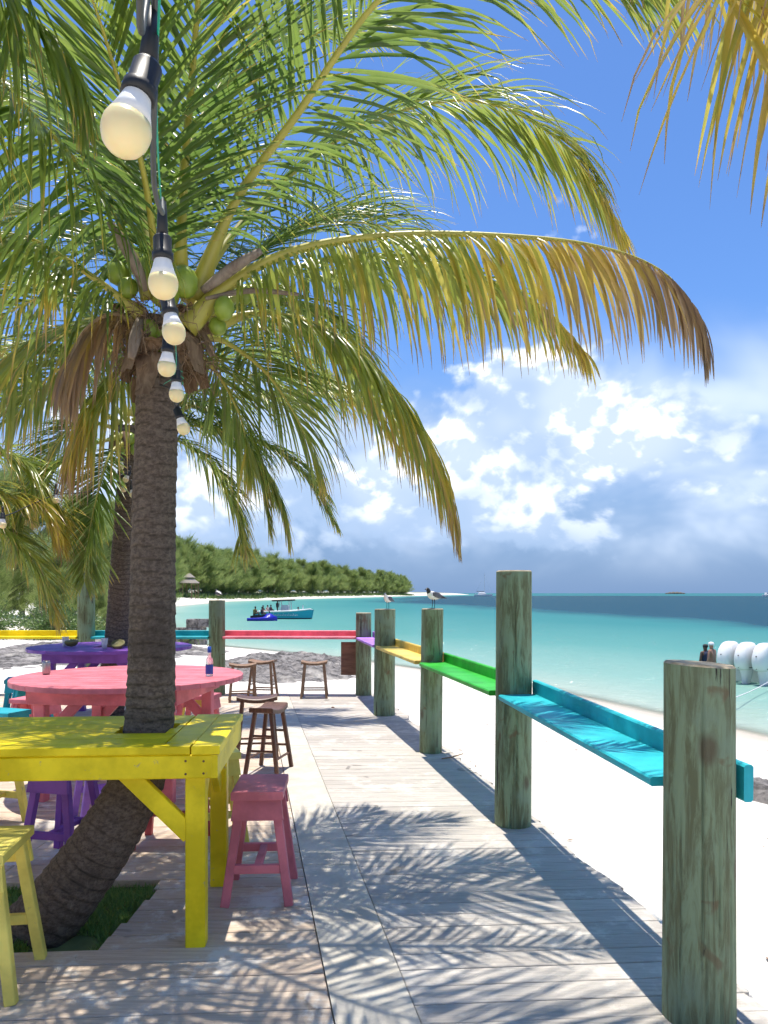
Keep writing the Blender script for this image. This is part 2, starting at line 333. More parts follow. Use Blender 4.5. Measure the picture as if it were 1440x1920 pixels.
class MB:
    def __init__(s): s.v = []; s.f = []; s.m = []
    def add(s, vs, fs, mi=0):
        n = len(s.v); s.v += [tuple(v) for v in vs]; s.f += [tuple(i + n for i in f) for f in fs]; s.m += [mi] * len(fs); return s
    def beam(s, p0, p1, wx, wy, up=(0, 0, 1), ch=.006, mi=0):
        # rectangular bar with eased edges from p0 to p1; wx along side, wy along up
        p0, p1 = Vector(p0), Vector(p1); T = (p1 - p0).normalized(); U = Vector(up)
        if abs(T.dot(U)) > .97: U = Vector((0, 1, 0))
        X = T.cross(U).normalized(); Y = X.cross(T).normalized(); a, b_ = wx / 2, wy / 2; c = min(ch, a * .5, b_ * .5)
        prof = [(a - c, -b_), (a, -b_ + c), (a, b_ - c), (a - c, b_), (-a + c, b_), (-a, b_ - c), (-a, -b_ + c), (-a + c, -b_)]
        vs = [p + X * x + Y * y for p in (p0, p1) for x, y in prof]
        fs = [(i, (i + 1) % 8, 8 + (i + 1) % 8, 8 + i) for i in range(8)] + [tuple(range(7, -1, -1)), tuple(range(8, 16))]
        return s.add(vs, fs, mi)
    def tube(s, pts, rad, seg=8, cap=True, mi=0):
        pts = [Vector(p) for p in pts]; n = len(pts); rad = rad if isinstance(rad, (list, tuple)) else [rad] * n
        vs = []; N = None
        for i, p in enumerate(pts):
            T = (pts[min(i + 1, n - 1)] - pts[max(i - 1, 0)]).normalized()
            if N is None: N = T.orthogonal().normalized()
            N = (N - T * N.dot(T)).normalized(); B = T.cross(N)
            for k in range(seg):
                a = 2 * math.pi * k / seg; vs.append(p + (N * math.cos(a) + B * math.sin(a)) * rad[i])
        fs = [(i * seg + k, i * seg + (k + 1) % seg, (i + 1) * seg + (k + 1) % seg, (i + 1) * seg + k) for i in range(n - 1) for k in range(seg)]
        if cap: fs += [tuple(range(seg - 1, -1, -1)), tuple(range((n - 1) * seg, n * seg))]
        return s.add(vs, fs, mi)
    def lathe(s, prof, c=(0, 0, 0), seg=16, mi=0, axis=None, cap=True):
        c = Vector(c); Q = Matrix.Identity(3) if axis is None else Vector(axis).to_track_quat('Z', 'Y').to_matrix()
        vs = [c + Q @ Vector((r * math.cos(2 * math.pi * k / seg), r * math.sin(2 * math.pi * k / seg), z)) for r, z in prof for k in range(seg)]
        n = len(prof)
        fs = [(i * seg + k, i * seg + (k + 1) % seg, (i + 1) * seg + (k + 1) % seg, (i + 1) * seg + k) for i in range(n - 1) for k in range(seg)]
        if cap: fs += [tuple(range(seg - 1, -1, -1)), tuple(range((n - 1) * seg, n * seg))]
        return s.add(vs, fs, mi)
    def loft(s, rings, mi=0, cap=True):
        k = len(rings[0]); vs = [v for r in rings for v in r]; n = len(rings)
        fs = [(i * k + j, i * k + (j + 1) % k, (i + 1) * k + (j + 1) % k, (i + 1) * k + j) for i in range(n - 1) for j in range(k)]
        if cap: fs += [tuple(range(k - 1, -1, -1)), tuple(range((n - 1) * k, n * k))]
        return s.add(vs, fs, mi)
    def build(s, name, mt, parent=None, smooth=False, attrs=None):
        o = mesh(name, s.v, s.f, mt, parent, smooth, attrs, s.m if isinstance(mt, (list, tuple)) else None)
        bm = bmesh.new(); bm.from_mesh(o.data); bmesh.ops.recalc_face_normals(bm, faces=bm.faces); bm.to_mesh(o.data); bm.free(); return o
def bar(name, p0, p1, wx, wy, mt, parent, up=(0, 0, 1), ch=.006): return MB().beam(p0, p1, wx, wy, up, ch).build(name, mt, parent)
def crom(P, n):
    P = [Vector(p) for p in P]; Q = [P[0] * 2 - P[1]] + P + [P[-1] * 2 - P[-2]]; out = []
    L = [0]
    for i in range(len(P) - 1): L.append(L[-1] + (P[i + 1] - P[i]).length)
    for j in range(n):
        s_ = L[-1] * j / (n - 1); i = 0
        while i < len(P) - 2 and s_ > L[i + 1]: i += 1
        t_ = (s_ - L[i]) / max(1e-6, L[i + 1] - L[i]); a, b_, c_, d_ = Q[i:i + 4]
        out.append(.5 * ((2 * b_) + (c_ - a) * t_ + (2 * a - 5 * b_ + 4 * c_ - d_) * t_ ** 2 + (3 * b_ - 3 * c_ + d_ - a) * t_ ** 3))
    return out

# ------------------------------------------------------------------ terrain and sea
SEA = -1.18
SHORE = np.array([(40, -60), (22, -15), (15, -3), (12, 6), (7.4, 14.9), (4.4, 22.8), (2, 27), (-1, 32), (-6, 38), (-12, 44), (-19, 60), (-30, 100), (-43, 156),
                  (-52, 254), (-44, 340), (-34, 406), (0, 600), (33, 812), (80, 1050), (150, 1350), (120, 1500), (-100, 1650), (-3000, 2200)], float)
def sdist(P):
    A = SHORE[:-1]; B = SHORE[1:]; best = np.full(len(P), 1e9); sg = np.ones(len(P))
    for a, b_ in zip(A, B):
        ab = b_ - a; t_ = np.clip(((P - a) @ ab) / (ab @ ab), 0, 1); q = a + t_[:, None] * ab; d = np.hypot(*(P - q).T)
        cr = ab[0] * (P[:, 1] - a[1]) - ab[1] * (P[:, 0] - a[0]); up = d < best - 1e-9
        best = np.where(up, d, best); sg = np.where(up, np.sign(cr), sg)
    return best * np.where(sg == 0, 1, sg)           # + on land (left of the line)
def fbm2(x, y, seed=0, oct=4):
    out = np.zeros_like(x); a = 1.0
    for k in range(oct):
        ph = seed * 1.7 + k * 2.3
        out += a * (np.sin(x * 1.0 + ph) * np.cos(y * 1.13 - ph * 1.3) + .6 * np.sin(.7 * x + 1.3 * y + ph * 2)); a *= .5; x, y = x * 1.93 + y * .4, y * 2.07 - x * .35
    return out
def ground_z(x, y):
    x = np.atleast_1d(np.asarray(x, float)); y = np.atleast_1d(np.asarray(y, float)); d = sdist(np.c_[x, y])
    land = SEA + .105 * np.clip(d, 0, 9.2) + .01 * np.clip(d - 9.2, 0, 6)
    far = np.clip((y - 70) / 120, 0, 1); land += far * 3.2 * np.clip((d - 4) / 30, 0, 1) ** 1.3
    sea_ = SEA - .09 * np.clip(-d, 0, 30)
    z = np.where(d > 0, land, sea_) + .018 * fbm2(x * 1.6, y * 1.6, 3) * np.clip(d / 3, 0, 1) + .03 * fbm2(x * .35, y * .35, 5) * np.clip(d / 8, 0, 1)
    return z
def polar(rings, nang):
    r = np.asarray(rings); a = np.linspace(0, 2 * np.pi, nang, endpoint=False)
    # finer to the front of the camera
    a = a + .55 * np.sin(a); X = np.outer(r, np.sin(a)).ravel(); Y = np.outer(r, np.cos(a)).ravel()
    n = len(r); i, j = np.meshgrid(np.arange(n - 1), np.arange(nang), indexing='ij'); j2 = (j + 1) % nang
    fs = np.stack([i * nang + j, i * nang + j2, (i + 1) * nang + j2, (i + 1) * nang + j], -1).reshape(-1, 4)[:, ::-1]
    return X, Y, fs.tolist()
X, Y, fs = polar(.3 * 1.035 ** np.arange(265), 300)
Z = ground_z(X, Y)
d_ = sdist(np.c_[X, Y]); scrub = np.clip((d_ - 22) / 10 + .3 * fbm2(X * .15, Y * .15, 2), 0, 1) * ((Y > 60) | (X < -14))
g = mesh('sand_ground', np.c_[X, Y, Z].tolist(), fs, M['sand'], smooth=True, attrs={'scrub': scrub * .9}); g['kind'] = 'structure'
X, Y, fs = polar(2.0 * 1.04 ** np.arange(225), 300)
d_ = -sdist(np.c_[X, Y]); shore = np.where(d_ < 0, 0, np.clip(d_ / 110, 0, 1) ** .62)
bx = np.interp(Y, [0, 50, 85, 176, 240, 420, 800, 1500, 3000], [44, 33, 29, 14, 4, 8, 55, 170, 500]); rr = np.hypot(X, Y)
grass = np.clip(.5 + (X - bx) / (14 + .16 * rr), 0, 1) * np.clip((950 - rr) / 300, 0, 1)
s_ = mesh('sea', np.c_[X, Y, np.full_like(X, SEA)].tolist(), fs, M['sea'], smooth=True, attrs={'shore': shore, 'grass': grass}); s_['kind'] = 'structure'

# ------------------------------------------------------------------ deck
deck = link('deck', None); deck['kind'] = 'structure'
def edge_r(y): return 1.50 - .165 * (y - 2.96) + .02 * math.sin(y * 5)       # right edge of the deck
def strip_l(y): return -.195 - .1765 * (y - 2.98)
def strip_r(y): return .125 - .1765 * (y - 2.98)
TH = .04; FAR = 12.5
def plank(fa, fb, k, mt, dz=0.0):
    # board between two edge lines fa(y), fb(y), between joints k and k+1
    g = .0034; z1 = dz; z0 = dz - TH; c = .003
    def corner(fn, kk, sg):
        y = 1.2 + (FAR - 1.2) * kk / NP
        for _ in range(4): x = fn(y); y = yy(x, kk)
        return (x, y + sg * g)
    q = [corner(fa, k, 1), corner(fb, k, 1), corner(fb, k + 1, -1), corner(fa, k + 1, -1)]
    qi = [(x + dx * c, y + dy * c) for (x, y), (dx, dy) in zip(q, ((1, 1), (-1, 1), (-1, -1), (1, -1)))]
    cx = sum(p[0] for p in q) / 4; cy = sum(p[1] for p in q) / 4
    vs = [(x - cx, y - cy, z0) for x, y in q] + [(x - cx, y - cy, z1 - c) for x, y in q] + [(x - cx, y - cy, z1) for x, y in qi]
    fs = [(3, 2, 1, 0), (8, 9, 10, 11)] + [(i, (i + 1) % 4, 4 + (i + 1) % 4, 4 + i) for i in range(4)] + [(4 + i, 4 + (i + 1) % 4, 8 + (i + 1) % 4, 8 + i) for i in range(4)]
    o = mesh('plank', vs, fs, mt, deck); o.location = (cx, cy, 0); return o
NP = 80
def yy(x, k):                                                              # plank joints fan slightly so the far edge is square to the view
    k = k / NP; y0 = 1.2 + (FAR - 1.2) * k; return y0 + (.085 * (1 - k)) * x
HOLE = (-3.3, -1.28, 3.42, 4.32)
K_ = lambda c: (lambda y: c)
for k in range(NP):
    jz = random.uniform(-.0015, .0015); e_ = random.uniform(-.012, .02)
    plank(lambda y: strip_r(y) + .005, lambda y: edge_r(y) + e_, k, M['plank'], jz)
    j = -2.2 - (k % 3) * .75; ym = yy(-1.8, k + .5)
    sl_l = lambda y: strip_l(y) - .005
    if HOLE[2] < ym < HOLE[3]:
        plank(K_(-6.2), K_(HOLE[0]), k, M['plank_old'], jz)
        plank(K_(HOLE[1] + .10 * (ym - 3.87) + random.uniform(-.03, .03)), sl_l, k, M['plank_old'], jz)
    else:
        plank(K_(-6.2), K_(j - .002), k, M['plank_old'], jz); plank(K_(j + .002), sl_l, k, M['plank_old'], jz)
for y0, y1 in ((1.2, 4.6), (4.606, 8.2), (8.206, 12.48)):
    v = [(strip_l(y0), y0, -.04), (strip_r(y0), y0, -.04), (strip_r(y1), y1, -.04), (strip_l(y1), y1, -.04)]
    v += [(x, y, .003) for x, y, z in v]
    mesh('cement_strip', v, [(3, 2, 1, 0), (4, 5, 6, 7), (0, 1, 5, 4), (1, 2, 6, 5), (2, 3, 7, 6), (3, 0, 4, 7)], M['cement'], deck)
for x0 in (-5.9, -4.4, -.9, .3):                                            # joists under the boards
    bar('joist', (x0 + (.6 if x0 > -2 else 0), 1.3, -.115), (x0 - (1.2 if x0 > -2 else 0), 12.4, -.115), .05, .14, M['tan'], deck)
bar('rim_joist', (edge_r(1.2) - .06, 1.2, -.115), (edge_r(12.4) - .06, 12.4, -.115), .04, .14, M['tan'], deck)
bar('rim_joist', (-6.1, 12.42, -.115), (edge_r(12.4) - .1, 12.42, -.115), .14, .04, M['tan'], deck, up=(0, 1, 0))

# grass and soil in the hole round the palm
def soil_z(x, y): return -.045 + .025 * noise.noise(Vector((x * 3, y * 3, 0))) - .05 * max(0, 1 - math.hypot(x + 1.5, y - 3.62) / .2)
nx, ny = 60, 34; sv_ = [(-3.28 + 2.06 * i / (nx - 1), 3.36 + 1.04 * j / (ny - 1)) for i in range(nx) for j in range(ny)]
so_ = mesh('soil', [(x, y, soil_z(x, y)) for x, y in sv_], [(i * ny + j, (i + 1) * ny + j, (i + 1) * ny + j + 1, i * ny + j + 1) for i in range(nx - 1) for j in range(ny - 1)], M['soil'], smooth=True); so_['kind'] = 'structure'
gv, gf, ga, gr_ = [], [], [], []
for i in range(26000):
    x, y = random.uniform(-3.2, -1.24), random.uniform(3.42, 4.34)
    if noise.noise(Vector((x * 2.4, y * 2.4, 3))) < -.22 or math.hypot(x + 1.5, y - 3.62) < .16: continue
    h = random.uniform(.015, .055); a = random.uniform(0, 6.28); lx, ly = math.cos(a) * .005, math.sin(a) * .005; bx_, by_ = random.gauss(0, .02), random.gauss(0, .02)
    n = len(gv); z0 = soil_z(x, y) - .003; gv += [(x - lx, y - ly, z0), (x + lx, y + ly, z0), (x + bx_, y + by_, z0 + h)]; gf.append((n, n + 1, n + 2)); q = random.random(); ga += [q] * 3; gr_ += [random.random()] * 3
tg = mesh('grass', gv, gf, M['grass'], attrs={'tint': ga, 'rnd': gr_}); tg['kind'] = 'stuff'; tag(tg, 'green grass growing in the deck opening round the leaning palm', 'grass')

# ------------------------------------------------------------------ posts
def post(x, y, top, r, label, lean=(0, 0), bottom=-.7, tilt=0.0):
    o = thing('wooden_post', label, 'post', (x, y, bottom), group='round timber pilings along the deck edge')
    H = top - bottom; near_ = y < 8.5; seg = 132 if near_ else 28; rings = 60 if near_ else 26; fa = math.atan2(-y, -x); ck = [(fa + random.uniform(-1.1, 1.1), random.uniform(.25, .8), random.uniform(.15, .55), random.uniform(.05, .10)) for _ in range(9)] + [(fa + .12, .72, .5, .11)]; vs = []; sd_ = random.random() * 50
    for i in range(rings + 1):
        f = i / rings; z = H * f; rr_ = r * (1.03 - .05 * f)
        for k in range(seg):
            a = 2 * math.pi * k / seg; q = rr_ * (1 + .022 * noise.noise(Vector((math.cos(a) * 1.6, math.sin(a) * 1.6, z * 1.3 + sd_))) + .008 * noise.noise(Vector((math.cos(a) * 7, math.sin(a) * 7, z * .7 + sd_))))
            if near_:
                for a0, f0, fl_, dp in ck:                                  # drying cracks cut into the wood
                    da = (a - a0 - .10 * noise.noise(Vector((a0 * 9, z * 1.7, sd_))) - .015 * noise.noise(Vector((a0 * 5, z * 14, sd_))) + math.pi) % (2 * math.pi) - math.pi; e_ = 1 - ((f - f0) / (fl_ / 2)) ** 2
                    if e_ > 0 and abs(da) < .03: q -= rr_ * dp * min(1, e_ * 2) * (1 - abs(da) / .03)
            vs.append((q * math.cos(a) + lean[0] * z, q * math.sin(a) + lean[1] * z, z + (tilt * math.cos(a) * r if i == rings else 0)))
    fs = [(i * seg + k, i * seg + (k + 1) % seg, (i + 1) * seg + (k + 1) % seg, (i + 1) * seg + k) for i in range(rings) for k in range(seg)]
    mesh('shaft', vs, fs, M['piling'], o, smooth=True)
    t0 = vs[rings * seg:]; c_ = Vector((lean[0] * H, lean[1] * H, H))
    ring2 = [c_ + (Vector(v) - c_) * .93 + Vector((0, 0, .008)) for v in t0]
    mesh('top_face', t0 + [tuple(v) for v in ring2], [(k, (k + 1) % seg, seg + (k + 1) % seg, seg + k) for k in range(seg)] + [tuple(range(seg, 2 * seg))], M['endgrain'], o)
    return o
PX = [(1.205, 2.96), (.903, 5.43), (.467, 7.88), (.0, 10.3), (-.325, 12.30), (-2.67, 12.36), (-4.76, 12.36)]
post(*PX[0], 1.345, .131, 'large weathered round post in the right foreground beside the aqua rail', tilt=-.06)
post(*PX[1], 1.77, .126, 'tallest round post, standing between the green and aqua rails', lean=(.004, 0))
post(*PX[2], 1.455, .113, 'knotty greenish post with the black-headed gull on top', lean=(.012, 0))
post(*PX[3], 1.40, .140, 'cracked brownish post with a pale gull on top, beside the butter rail', lean=(.006, 0))
post(*PX[4], 1.30, .125, 'bare-topped corner post between the pink and lilac rails')
post(*PX[5], 1.50, .130, 'round post at the left end of the pink rail with a gull on top')
post(*PX[6], 1.95, .135, 'tall greenish post between the yellow and teal rails at the back left')

# ------------------------------------------------------------------ shelf rails
def rail(name, a, b_, za, zb, mtl, label, width=.27, side=1, ext=(0, 0), thick=.038):
    # flat drinks shelf from a to b with an upright board on the outer side
    a, b_ = Vector((*a, za)), Vector((*b_, zb)); T = (b_ - a).normalized(); N = Vector((T.y, -T.x, 0)).normalized() * side
    o = thing(name, label, 'rail', (a.x, a.y, 0), group='painted shelf rails between the posts'); k = Vector((a.x, a.y, 0))
    up = Vector((0, 0, 1))
    bar('shelf_board', a - k, b_ - k, width, thick, mtl, o, ch=.008)
    e0, e1 = a - T * ext[0], b_ + T * ext[1]; q = N * (width / 2 + .022) + up * (.035)
    bar('back_board', e0 + q - k, e1 + q - k, .038, .14, mtl, o, ch=.008); return o
def between(i, j, r0, r1):
    a, b_ = Vector(PX[i]), Vector(PX[j]); T = (b_ - a).normalized(); return tuple(a + T * r0), tuple(b_ - T * r1)
RZ = .905
a, b_ = between(0, 1, .125, .12); rail('shelf_rail', a, b_, .872, RZ, M['aqua'], 'worn aqua blue shelf rail with palm shadows, nearest the camera', ext=(.20, .1))
a, b_ = between(1, 2, .12, .11); rail('shelf_rail', a, b_, RZ, RZ, M['green'], 'bright green shelf rail behind the tallest post', ext=(.02, .1))
a, b_ = between(2, 3, .11, .13); rail('shelf_rail', a, b_, RZ, RZ, M['butter'], 'butter yellow shelf rail between the two gull posts', ext=(.02, .1))
a, b_ = between(3, 4, .13, .12); rail('shelf_rail', a, b_, RZ, RZ, M['lilac'], 'short lilac shelf rail at the far right corner of the deck', ext=(.02, .1))
def far_rail(i, j, mtl, label, r0=.12, r1=.12, xe=None):
    a = (PX[i][0] - r0, PX[i][1]); b_ = ((PX[j][0] + r1, PX[j][1]) if j is not None else (xe, PX[i][1]))
    return rail('shelf_rail', a, b_, .912, .912, mtl, label, side=1, ext=(.05, .05))
far_rail(4, 5, M['rose'], 'long rose pink shelf rail at the far end of the deck')
far_rail(5, 6, M['teal'], 'teal shelf rail behind the palm trunks at the back')
far_rail(6, None, M['yellow'], 'bright yellow shelf rail at the back left under the palm fronds', xe=-7.0)
o = thing('plywood_sheet', 'brown plywood board hung under the pink rail by the corner post', 'board', (-.55, 12.42, .30))
MB().beam((-.14, 0, .27), (.10, 0, .27), .018, .53, ch=.003).build('panel', M['ply'], o)
o = thing('plywood_sheet', 'narrow brown plywood panel hung under the lilac rail', 'board', (-.06, 11.35, .30), R(97))
MB().beam((-.40, 0, .27), (.40, 0, .27), .018, .52, ch=.003).build('panel', M['ply'], o)

# ------------------------------------------------------------------ tables
def ytable():
    o = thing('yellow_table', 'bright yellow counter height table with a palm growing through it', 'table', (-.745, 3.49, 0), R(4))
    H = .93; L = 2.45; D = .93; k = 0; mt = M['yellow']
    # long boards running left-right with two breadboard ends, hole for the trunk
    bw = .138
    for i in range(6):
        y0 = .075 + i * bw; y1 = y0 + bw - .003; yc = (y0 + y1) / 2
        xs = [-L + .24, -.42]
        if i in (3,): segs = [(-L + .24, -.575), (-.285, -.257)]
        elif i in (2,): segs = [(-L + .24, -.56), (-.31, -.257)]
        else: segs = [(-L + .24, -.26)]
        for xa, xb in segs:
            if xb - xa > .01: MB().beam((xa, yc, H - .019), (xb, yc, H - .019), bw - .003, .038, ch=.003).build('top_board', mt, o)
    for xc in (-.19, -.06): MB().beam((xc, .002 if xc > -.1 else .075, H - .019), (xc, D, H - .019), .127, .038, ch=.004).build('end_board', mt, o)
    MB().beam((-L + .2, .037, H - .019), (-.13, .037, H - .019), .07, .038, ch=.004).build('front_board', mt, o)
    a = H - .040
    bar('apron', (-L, .028, a - .055), (-.035, .028, a - .055), .036, .108, mt, o)
    bar('apron', (-L, D - .03, a - .055), (-.03, D - .03, a - .055), .036, .108, mt, o)
    bar('apron', (-.025, .012, a - .055), (-.025, D - .012, a - .055), .036, .106, mt, o)
    for x, y in ((-.115, .095), (-.115, D - .10), (-L + .1, .095), (-L + .1, D - .10)):
        MB().beam((x, y, 0), (x, y, a - .002), .09, .09, ch=.006).build('leg', mt, o)
    for sx_, sz_ in ((-.07, .03), (-.07, .085), (-.15, .028), (-.15, .087)): MB().lathe([(.0055, 0), (.0055, .003)], (sx_, .0115, a - sz_), 10, axis=(0, -1, 0)).build('screw', M['screw'], o)
    for y in (.08, D - .09):
        MB().beam((-.14, y, a - .38), (-.44, y, a - .08), .038, .085, ch=.004).build('brace', mt, o)
    MB().beam((-.115, .145, a - .33), (-.115, .40, a - .10), .038, .085, ch=.004).build('brace', mt, o)
    MB().beam((-.115, D - .15, a - .33), (-.115, D - .40, a - .10), .038, .085, ch=.004).build('brace', mt, o)
ytable()
def rtable(name, label, mtl, x, y, R_, rz, H=.93, hole=None):
    o = thing(name, label, 'table', (x, y, 0), rz); n = 14; bw = 2 * R_ / n
    for i in range(n):
        y0, y1 = -R_ + i * bw + .003, -R_ + (i + 1) * bw - .003; segs = [(-9, 9)]
        if hole and y1 > -hole and y0 < hole: segs = [(-9, -hole), (hole, 9)]
        for sa, sb in segs:
            pts = []
            for q in range(9):
                yv = y0 + (y1 - y0) * q / 8; xr = math.sqrt(max(0, R_ * R_ - yv * yv)); pts.append((min(xr, sb), yv))
            for q in range(8, -1, -1):
                yv = y0 + (y1 - y0) * q / 8; xr = -math.sqrt(max(0, R_ * R_ - yv * yv)); pts.append((max(xr, sa), yv))
            k = len(pts); cx = sum(p[0] for p in pts) / k; cy = sum(p[1] for p in pts) / k
            vs = [(px, py, H - .04) for px, py in pts] + [(px, py, H - .004) for px, py in pts] + [(cx + (px - cx) * .995, cy + (py - cy) * .96, H) for px, py in pts]
            fs = [tuple(range(k - 1, -1, -1)), tuple(range(2 * k, 3 * k))] + [(r * k + j, r * k + (j + 1) % k, (r + 1) * k + (j + 1) % k, (r + 1) * k + j) for r in (0, 1) for j in range(k)]
            mesh('top_board', vs, fs, mtl, o)
    s = R_ * .62; a = H - .042
    for sx, sy, ex, ey in ((-s, -s, s, -s), (s, -s, s, s), (s, s, -s, s), (-s, s, -s, -s)): bar('apron', (sx, sy, a - .065), (ex, ey, a - .065), .038, .126 if sy == ey else .122, mtl, o)
    for sx in (-1, 1):
        for sy in (-1, 1):
            p = Vector((sx * (s - .07), sy * (s - .07), 0)); MB().beam(p, p + Vector((0, 0, a - .004)), .09, .09).build('leg', mtl, o)
            MB().beam(p + Vector((-sx * .04, 0, .50)), p + Vector((-sx * .34, 0, a - .07)), .038, .085).build('brace', mtl, o)
    return o
rtable('pink_table', 'round pink slatted table with a can and a bottle on it', M['pink'], -2.13, 6.5, .93, R(-4))
rtable('purple_table', 'round purple slatted table built round a palm trunk at the back', M['purple'], -3.56, 10.1, 1.02, R(3), hole=.17)

# ------------------------------------------------------------------ stools
def stool(mtl, label, x, y, rz, H=.59, sw=.27, sl_=.40, group='painted square stools'):
    o = thing('painted_stool', label, 'stool', (x, y, 0), rz, group); top = H
    MB().beam((0, -sl_ / 2, top - .022), (0, sl_ / 2, top - .022), sw, .044, ch=.005).build('seat', mtl, o)
    lt = {}; lb = {}
    for sx in (-1, 1):
        for sy in (-1, 1):
            t_ = Vector((sx * (sw / 2 - .045), sy * (sl_ / 2 - .06), top - .045)); b0 = Vector((sx * (sw / 2 + .03), sy * (sl_ / 2 - .005), 0)); lt[sx, sy] = t_; lb[sx, sy] = b0
            MB().beam(b0, t_, .045, .045, up=(0, 1, 0), ch=.004).build('leg', mtl, o)
    for sy in (-1, 1):
        y_ = sy * (sl_ / 2 - .03); vs = []
        zt, zb = top - .046, top - .15
        for yy_ in (y_ - .012, y_ + .012): vs += [(-sw / 2 + .012, yy_, zt), (sw / 2 - .012, yy_, zt), (sw / 2 - .0, yy_ + sy * .012, zb), (-sw / 2 + .0, yy_ + sy * .012, zb)]
        mesh('apron', vs, [(0, 1, 2, 3), (7, 6, 5, 4), (0, 4, 5, 1), (1, 5, 6, 2), (2, 6, 7, 3), (3, 7, 4, 0)], mtl, o)
        f = .34; p, q = lb[-1, sy].lerp(lt[-1, sy], f), lb[1, sy].lerp(lt[1, sy], f); MB().beam(p, q, .028, .045, ch=.003).build('stretcher', mtl, o)
    p = (lb[-1, -1].lerp(lt[-1, -1], f) + lb[1, -1].lerp(lt[1, -1], f)) / 2; q = (lb[-1, 1].lerp(lt[-1, 1], f) + lb[1, 1].lerp(lt[1, 1], f)) / 2
    MB().beam(p + Vector((0, 0, .004)), q + Vector((0, 0, .004)), .04, .028, ch=.003).build('stretcher', mtl, o); return o
stool(M['pink'], 'pink square stool standing on the deck right of the yellow table', -.668, 4.20, R(3))
stool(M['pale_yellow'], 'pale yellow stool at the lower left corner in front of the table', -1.66, 3.22, R(8))
stool(M['pale_yellow'], 'pale yellow stool tucked at the right end of the yellow table', -1.12, 5.15, R(20))
stool(M['purple'], 'purple stool behind the yellow table, left of the trunk', -1.95, 4.72, R(-12), sl_=.36)
stool(M['lilac'], 'lilac stool behind the purple stool, seen under the yellow table', -2.02, 5.55, R(30))
stool(M['pale_yellow'], 'pale yellow stool behind the yellow table at the left edge', -2.75, 5.35, R(-15))
stool(M['red'], 'faded red stool behind the table legs, mostly hidden by the apron', -1.38, 5.02, R(88), sl_=.42)
stool(M['pink'], 'pink stool under the right side of the round pink table', -1.90, 7.9, R(80))
stool(M['pink'], 'pink stool at the left side of the round pink table', -3.42, 7.6, R(75))
stool(M['teal'], 'teal stool farthest back at the left edge, beyond the pink table', -4.30, 9.1, R(20), H=.62)
stool(M['teal'], 'low teal stool nearest of the teal ones at the left edge', -3.45, 7.0, R(70), H=.56)
stool(M['teal'], 'teal stool just left of the can, behind the pink table', -3.85, 8.5, R(60), H=.60)
stool(M['pale_yellow'], 'pale yellow stool between the pink and purple tables', -2.05, 8.3, R(10))
def bstool(mtl, label, x, y, rz, H=.60, group='brown saddle stools', w_=.40, dpt=.24):
    o = thing('saddle_stool', label, 'stool', (x, y, 0), rz, group)
    vs, fs = [], []; n = 10
    for i in range(n + 1):
        u = -1 + 2 * i / n; z = H - .03 + .03 * u * u
        for yv, zz in ((-dpt / 2, z - .008), (-dpt / 2 + .012, z), (dpt / 2 - .012, z), (dpt / 2, z - .008), (dpt / 2, z - .04), (-dpt / 2, z - .04)): vs.append((u * w_ / 2, yv * (1 - .06 * u * u), zz))
    for i in range(n):
        for j in range(6): fs.append((i * 6 + j, i * 6 + (j + 1) % 6, (i + 1) * 6 + (j + 1) % 6, (i + 1) * 6 + j))
    fs += [tuple(range(5, -1, -1)), tuple(range(n * 6, n * 6 + 6))]; mesh('seat', vs, fs, mtl, o)
    T_, B_ = {}, {}
    for sx in (-1, 1):
        for sy in (-1, 1):
            t_ = Vector((sx * (w_ / 2 - .055), sy * (dpt / 2 - .045), H - .045)); b0 = Vector((sx * (w_ / 2 - .005), sy * (dpt / 2 + .03), 0)); T_[sx, sy] = t_; B_[sx, sy] = b0
            MB().beam(b0, t_, .036, .036, up=(0, 1, 0), ch=.007).build('leg', mtl, o)
    for a, b_, f in (((-1, -1), (1, -1), .25), ((-1, 1), (1, 1), .25), ((-1, -1), (-1, 1), .38), ((1, -1), (1, 1), .38), ((-1, -1), (-1, 1), .62), ((1, -1), (1, 1), .62)):
        MB().tube([B_[a].lerp(T_[a], f), B_[b_].lerp(T_[b_], f)], .011, 8).build('rung', mtl, o)
    return o
bstool(M['brown'], 'dark brown saddle stool nearest the yellow table end', -1.05, 7.05, R(78))
bstool(M['brown'], 'dark brown saddle stool just behind the nearest one', -1.27, 7.75, R(8))
bstool(M['tan'], 'light brown saddle stool alone by the far deck edge', -1.08, 12.0, R(2), H=.575)
bstool(M['tan'], 'light brown saddle stool by the far edge beside the round post', -2.12, 11.6, R(12), H=.575)
bstool(M['tan'], 'light brown saddle stool at the far edge, right one of a pair', -1.88, 12.0, R(-8), H=.59)

# ------------------------------------------------------------------ small things on the tables
TZ = .931
o = thing('drink_can', 'silver drink can on the left of the pink table', 'can', (-2.86, 6.55, TZ))
MB().lathe([(.024, 0), (.031, .008), (.033, .014), (.033, .098), (.031, .106), (.026, .115)], seg=20).build('body', M['can'], o, True)
MB().lathe([(.026, .115), (.027, .118), (.024, .1185), (.022, .114)], seg=20).build('lid', M['can'], o)
o = thing('glass_bottle', 'clear glass bottle with blue label on the pink table', 'bottle', (-1.45, 6.42, TZ))
MB().lathe([(.028, 0), (.031, .005), (.031, .12), (.026, .145), (.015, .165), (.0125, .20), (.0135, .225)], seg=20).build('glass_body', M['glass'], o, True)
MB().lathe([(.0318, .02), (.0318, .095)], seg=20, cap=False).build('label', M['label_blue'], o, True)
MB().lathe([(.0145, .195), (.0155, .198), (.0155, .245), (.0, .247)], seg=16).build('cap', M['label_blue'], o, True)
